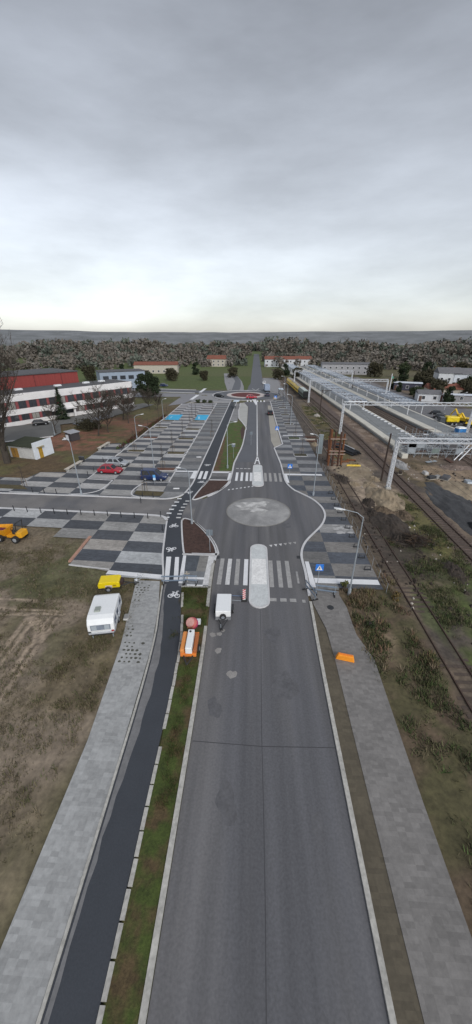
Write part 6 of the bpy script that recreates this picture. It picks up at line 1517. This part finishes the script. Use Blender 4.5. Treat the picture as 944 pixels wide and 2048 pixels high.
blades('bank_weeds', 'green and straw coloured weeds between the old tracks', 10000, ((16.6, 24, 14, 40, 4), (10, 23, -4, 14, 1.6), (17, 22, 76, 130, 2), (26.5, 30, 20, 36, .6), (9.2, 14.4, 14, 27.3, 1.2), (20.5, 24, 38, 52, 1)), .1, .4, ((.062, .09, .028), (.09, .098, .04), (.13, .112, .065), (.05, .058, .026)), 6, .06, .15)
blades('tall_weeds', 'tall rusty brown weeds around the lamp foot at the end of the white strip', 620, ((8.8, 12.8, 24.8, 27.4, 3), (8.9, 12.5, 18, 24, .8), (13.3, 14.4, 18, 30, 1)), .2, .55, ((.16, .10, .065), (.13, .115, .05), (.19, .15, .10)), 6, .05, .12)
blades('verge_grass', 'rough grass on the near verge', 2600, ((-6.6, -4.0, 20, 26.8, 3), (-4.7, -3.8, 9, 19.8, 1.2)), .08, .28, ((.05, .075, .012), (.06, .06, .018), (.035, .05, .012), (.10, .07, .03)), 6, .05, .08)
def rubble(name, label, n, zones, smin, smax, mat):
    m = MB(); tot = sum(z[4] for z in zones)
    for zx0, zx1, zy0, zy1, wt in zones:
        for _ in range(int(n * wt / tot)):
            x, y, s = rs.uniform(zx0, zx1), rs.uniform(zy0, zy1), smin + (smax - smin) * rs.rand() ** 3; a = rs.uniform(0, 6.28)
            p = [(x + s * rs.uniform(.7, 1.2) * math.cos(a + q * 1.57), y + s * rs.uniform(.7, 1.2) * math.sin(a + q * 1.57), .0) for q in range(4)]
            m.add(p + [(x + rs.uniform(-.3, .3) * s, y + rs.uniform(-.3, .3) * s, s * rs.uniform(.5, 1.0) + .06)], [(0, 1, 4), (1, 2, 4), (2, 3, 4), (3, 0, 4)])
    o = m.build(name, mat); o['kind'] = 'stuff'; tag(o, label, 'rubble')
rubble('pale_rubble', 'scattered pale stones and litter on the railway bank', 330, ((14, 24, 24, 48, 3), (17, 22, 52, 70, 2), (27, 31, 62, 118, 4), (26, 38, 56, 68, 2), (14, 21, 70, 120, 2)), .03, .2, rubble_m)
rubble('dark_clods', 'dark clods and debris on the railway bank', 700, ((14, 20, 28, 48, 4), (14, 22, 60, 90, 2), (16, 24, 18, 30, 2), (30, 40, 56, 66, 1), (13.3, 14.6, 28, 70, 1.5)), .05, .35, soil_d)
rubble('yard_clods', 'brown clods of earth across the dirt yard', 1500, ((-40, -11, 12, 30, 4), (-33, -20.5, 28, 36, 1.2)), .03, .16, M('clod_brown', (.12, .098, .068), .95, .4, 1, 5))
rubble('verge_leaves', 'fallen leaves over the brown planting beds', 160, ((-8.5, -4.2, 33, 38, 1), (-7, -4.6, 51.5, 55, 1)), .03, .08, M('leaf_litter', (.12, .06, .035), .9))

# ------------------------------------------------------------------ camera, sky, sun
cam = bpy.data.cameras.new('camera'); co = bpy.data.objects.new('camera', cam); COL.objects.link(co)
co.location = (0, 0, H); co.rotation_euler = (math.pi / 2 - PITCH, 0, YAW)
cam.sensor_fit = 'HORIZONTAL'; cam.sensor_width = 36; cam.lens = F / 944 * 36; cam.clip_end = 9000; cam.clip_start = 0.5
sc.camera = co
w = bpy.data.worlds.new('World'); sc.world = w; w.use_nodes = True
nt = w.node_tree; N = nt.nodes; L = nt.links
for n_ in list(N): N.remove(n_)
out = N.new('ShaderNodeOutputWorld'); bg = N.new('ShaderNodeBackground'); sky = N.new('ShaderNodeTexSky')
sky.sky_type = 'NISHITA'; sky.sun_disc = False; sky.sun_elevation = R(38); sky.sun_rotation = R(152); sky.air_density = 1.0; sky.dust_density = 1.2; sky.altitude = 100
hs = N.new('ShaderNodeHueSaturation'); hs.inputs['Saturation'].default_value = 0.32; L.new(sky.outputs[0], hs.inputs['Color'])
tc = N.new('ShaderNodeTexCoord'); mp = N.new('ShaderNodeMapping'); mp.inputs['Scale'].default_value = (1.2, 1.2, 4.5); L.new(tc.outputs['Generated'], mp.inputs[0])
cl = N.new('ShaderNodeTexNoise'); cl.inputs['Scale'].default_value = 2.2; cl.inputs['Detail'].default_value = 7; cl.inputs['Roughness'].default_value = .55; L.new(mp.outputs[0], cl.inputs['Vector'])
mr = N.new('ShaderNodeMapRange'); mr.inputs[1].default_value = .32; mr.inputs[2].default_value = .7; mr.inputs[3].default_value = .82; mr.inputs[4].default_value = 1.12; L.new(cl.outputs[0], mr.inputs[0])
mx = N.new('ShaderNodeMix'); mx.data_type = 'RGBA'; mx.blend_type = 'MULTIPLY'; mx.inputs[0].default_value = 1; L.new(hs.outputs[0], mx.inputs[6]); L.new(mr.outputs[0], mx.inputs[7])
L.new(mx.outputs[2], bg.inputs['Color']); bg.inputs['Strength'].default_value = 0.15; L.new(bg.outputs[0], out.inputs[0])
sl = bpy.data.lights.new('sun', 'SUN'); sl.energy = 1.5; sl.angle = R(18); sl.color = (1.0, 0.97, 0.93)
so = bpy.data.objects.new('sun', sl); COL.objects.link(so)
el, ro = R(38), R(152)
dv = np.array((math.sin(ro) * math.cos(el), math.cos(ro) * math.cos(el), math.sin(el)))
import mathutils
so.rotation_euler = mathutils.Vector(dv).to_track_quat('Z', 'Y').to_euler(); so.location = (0, -30, 60)
sc.view_settings.view_transform = 'Standard'; sc.view_settings.look = 'None'; sc.view_settings.exposure = 0; sc.view_settings.gamma = 1
sc.cycles.max_bounces = 5; sc.cycles.diffuse_bounces = 2
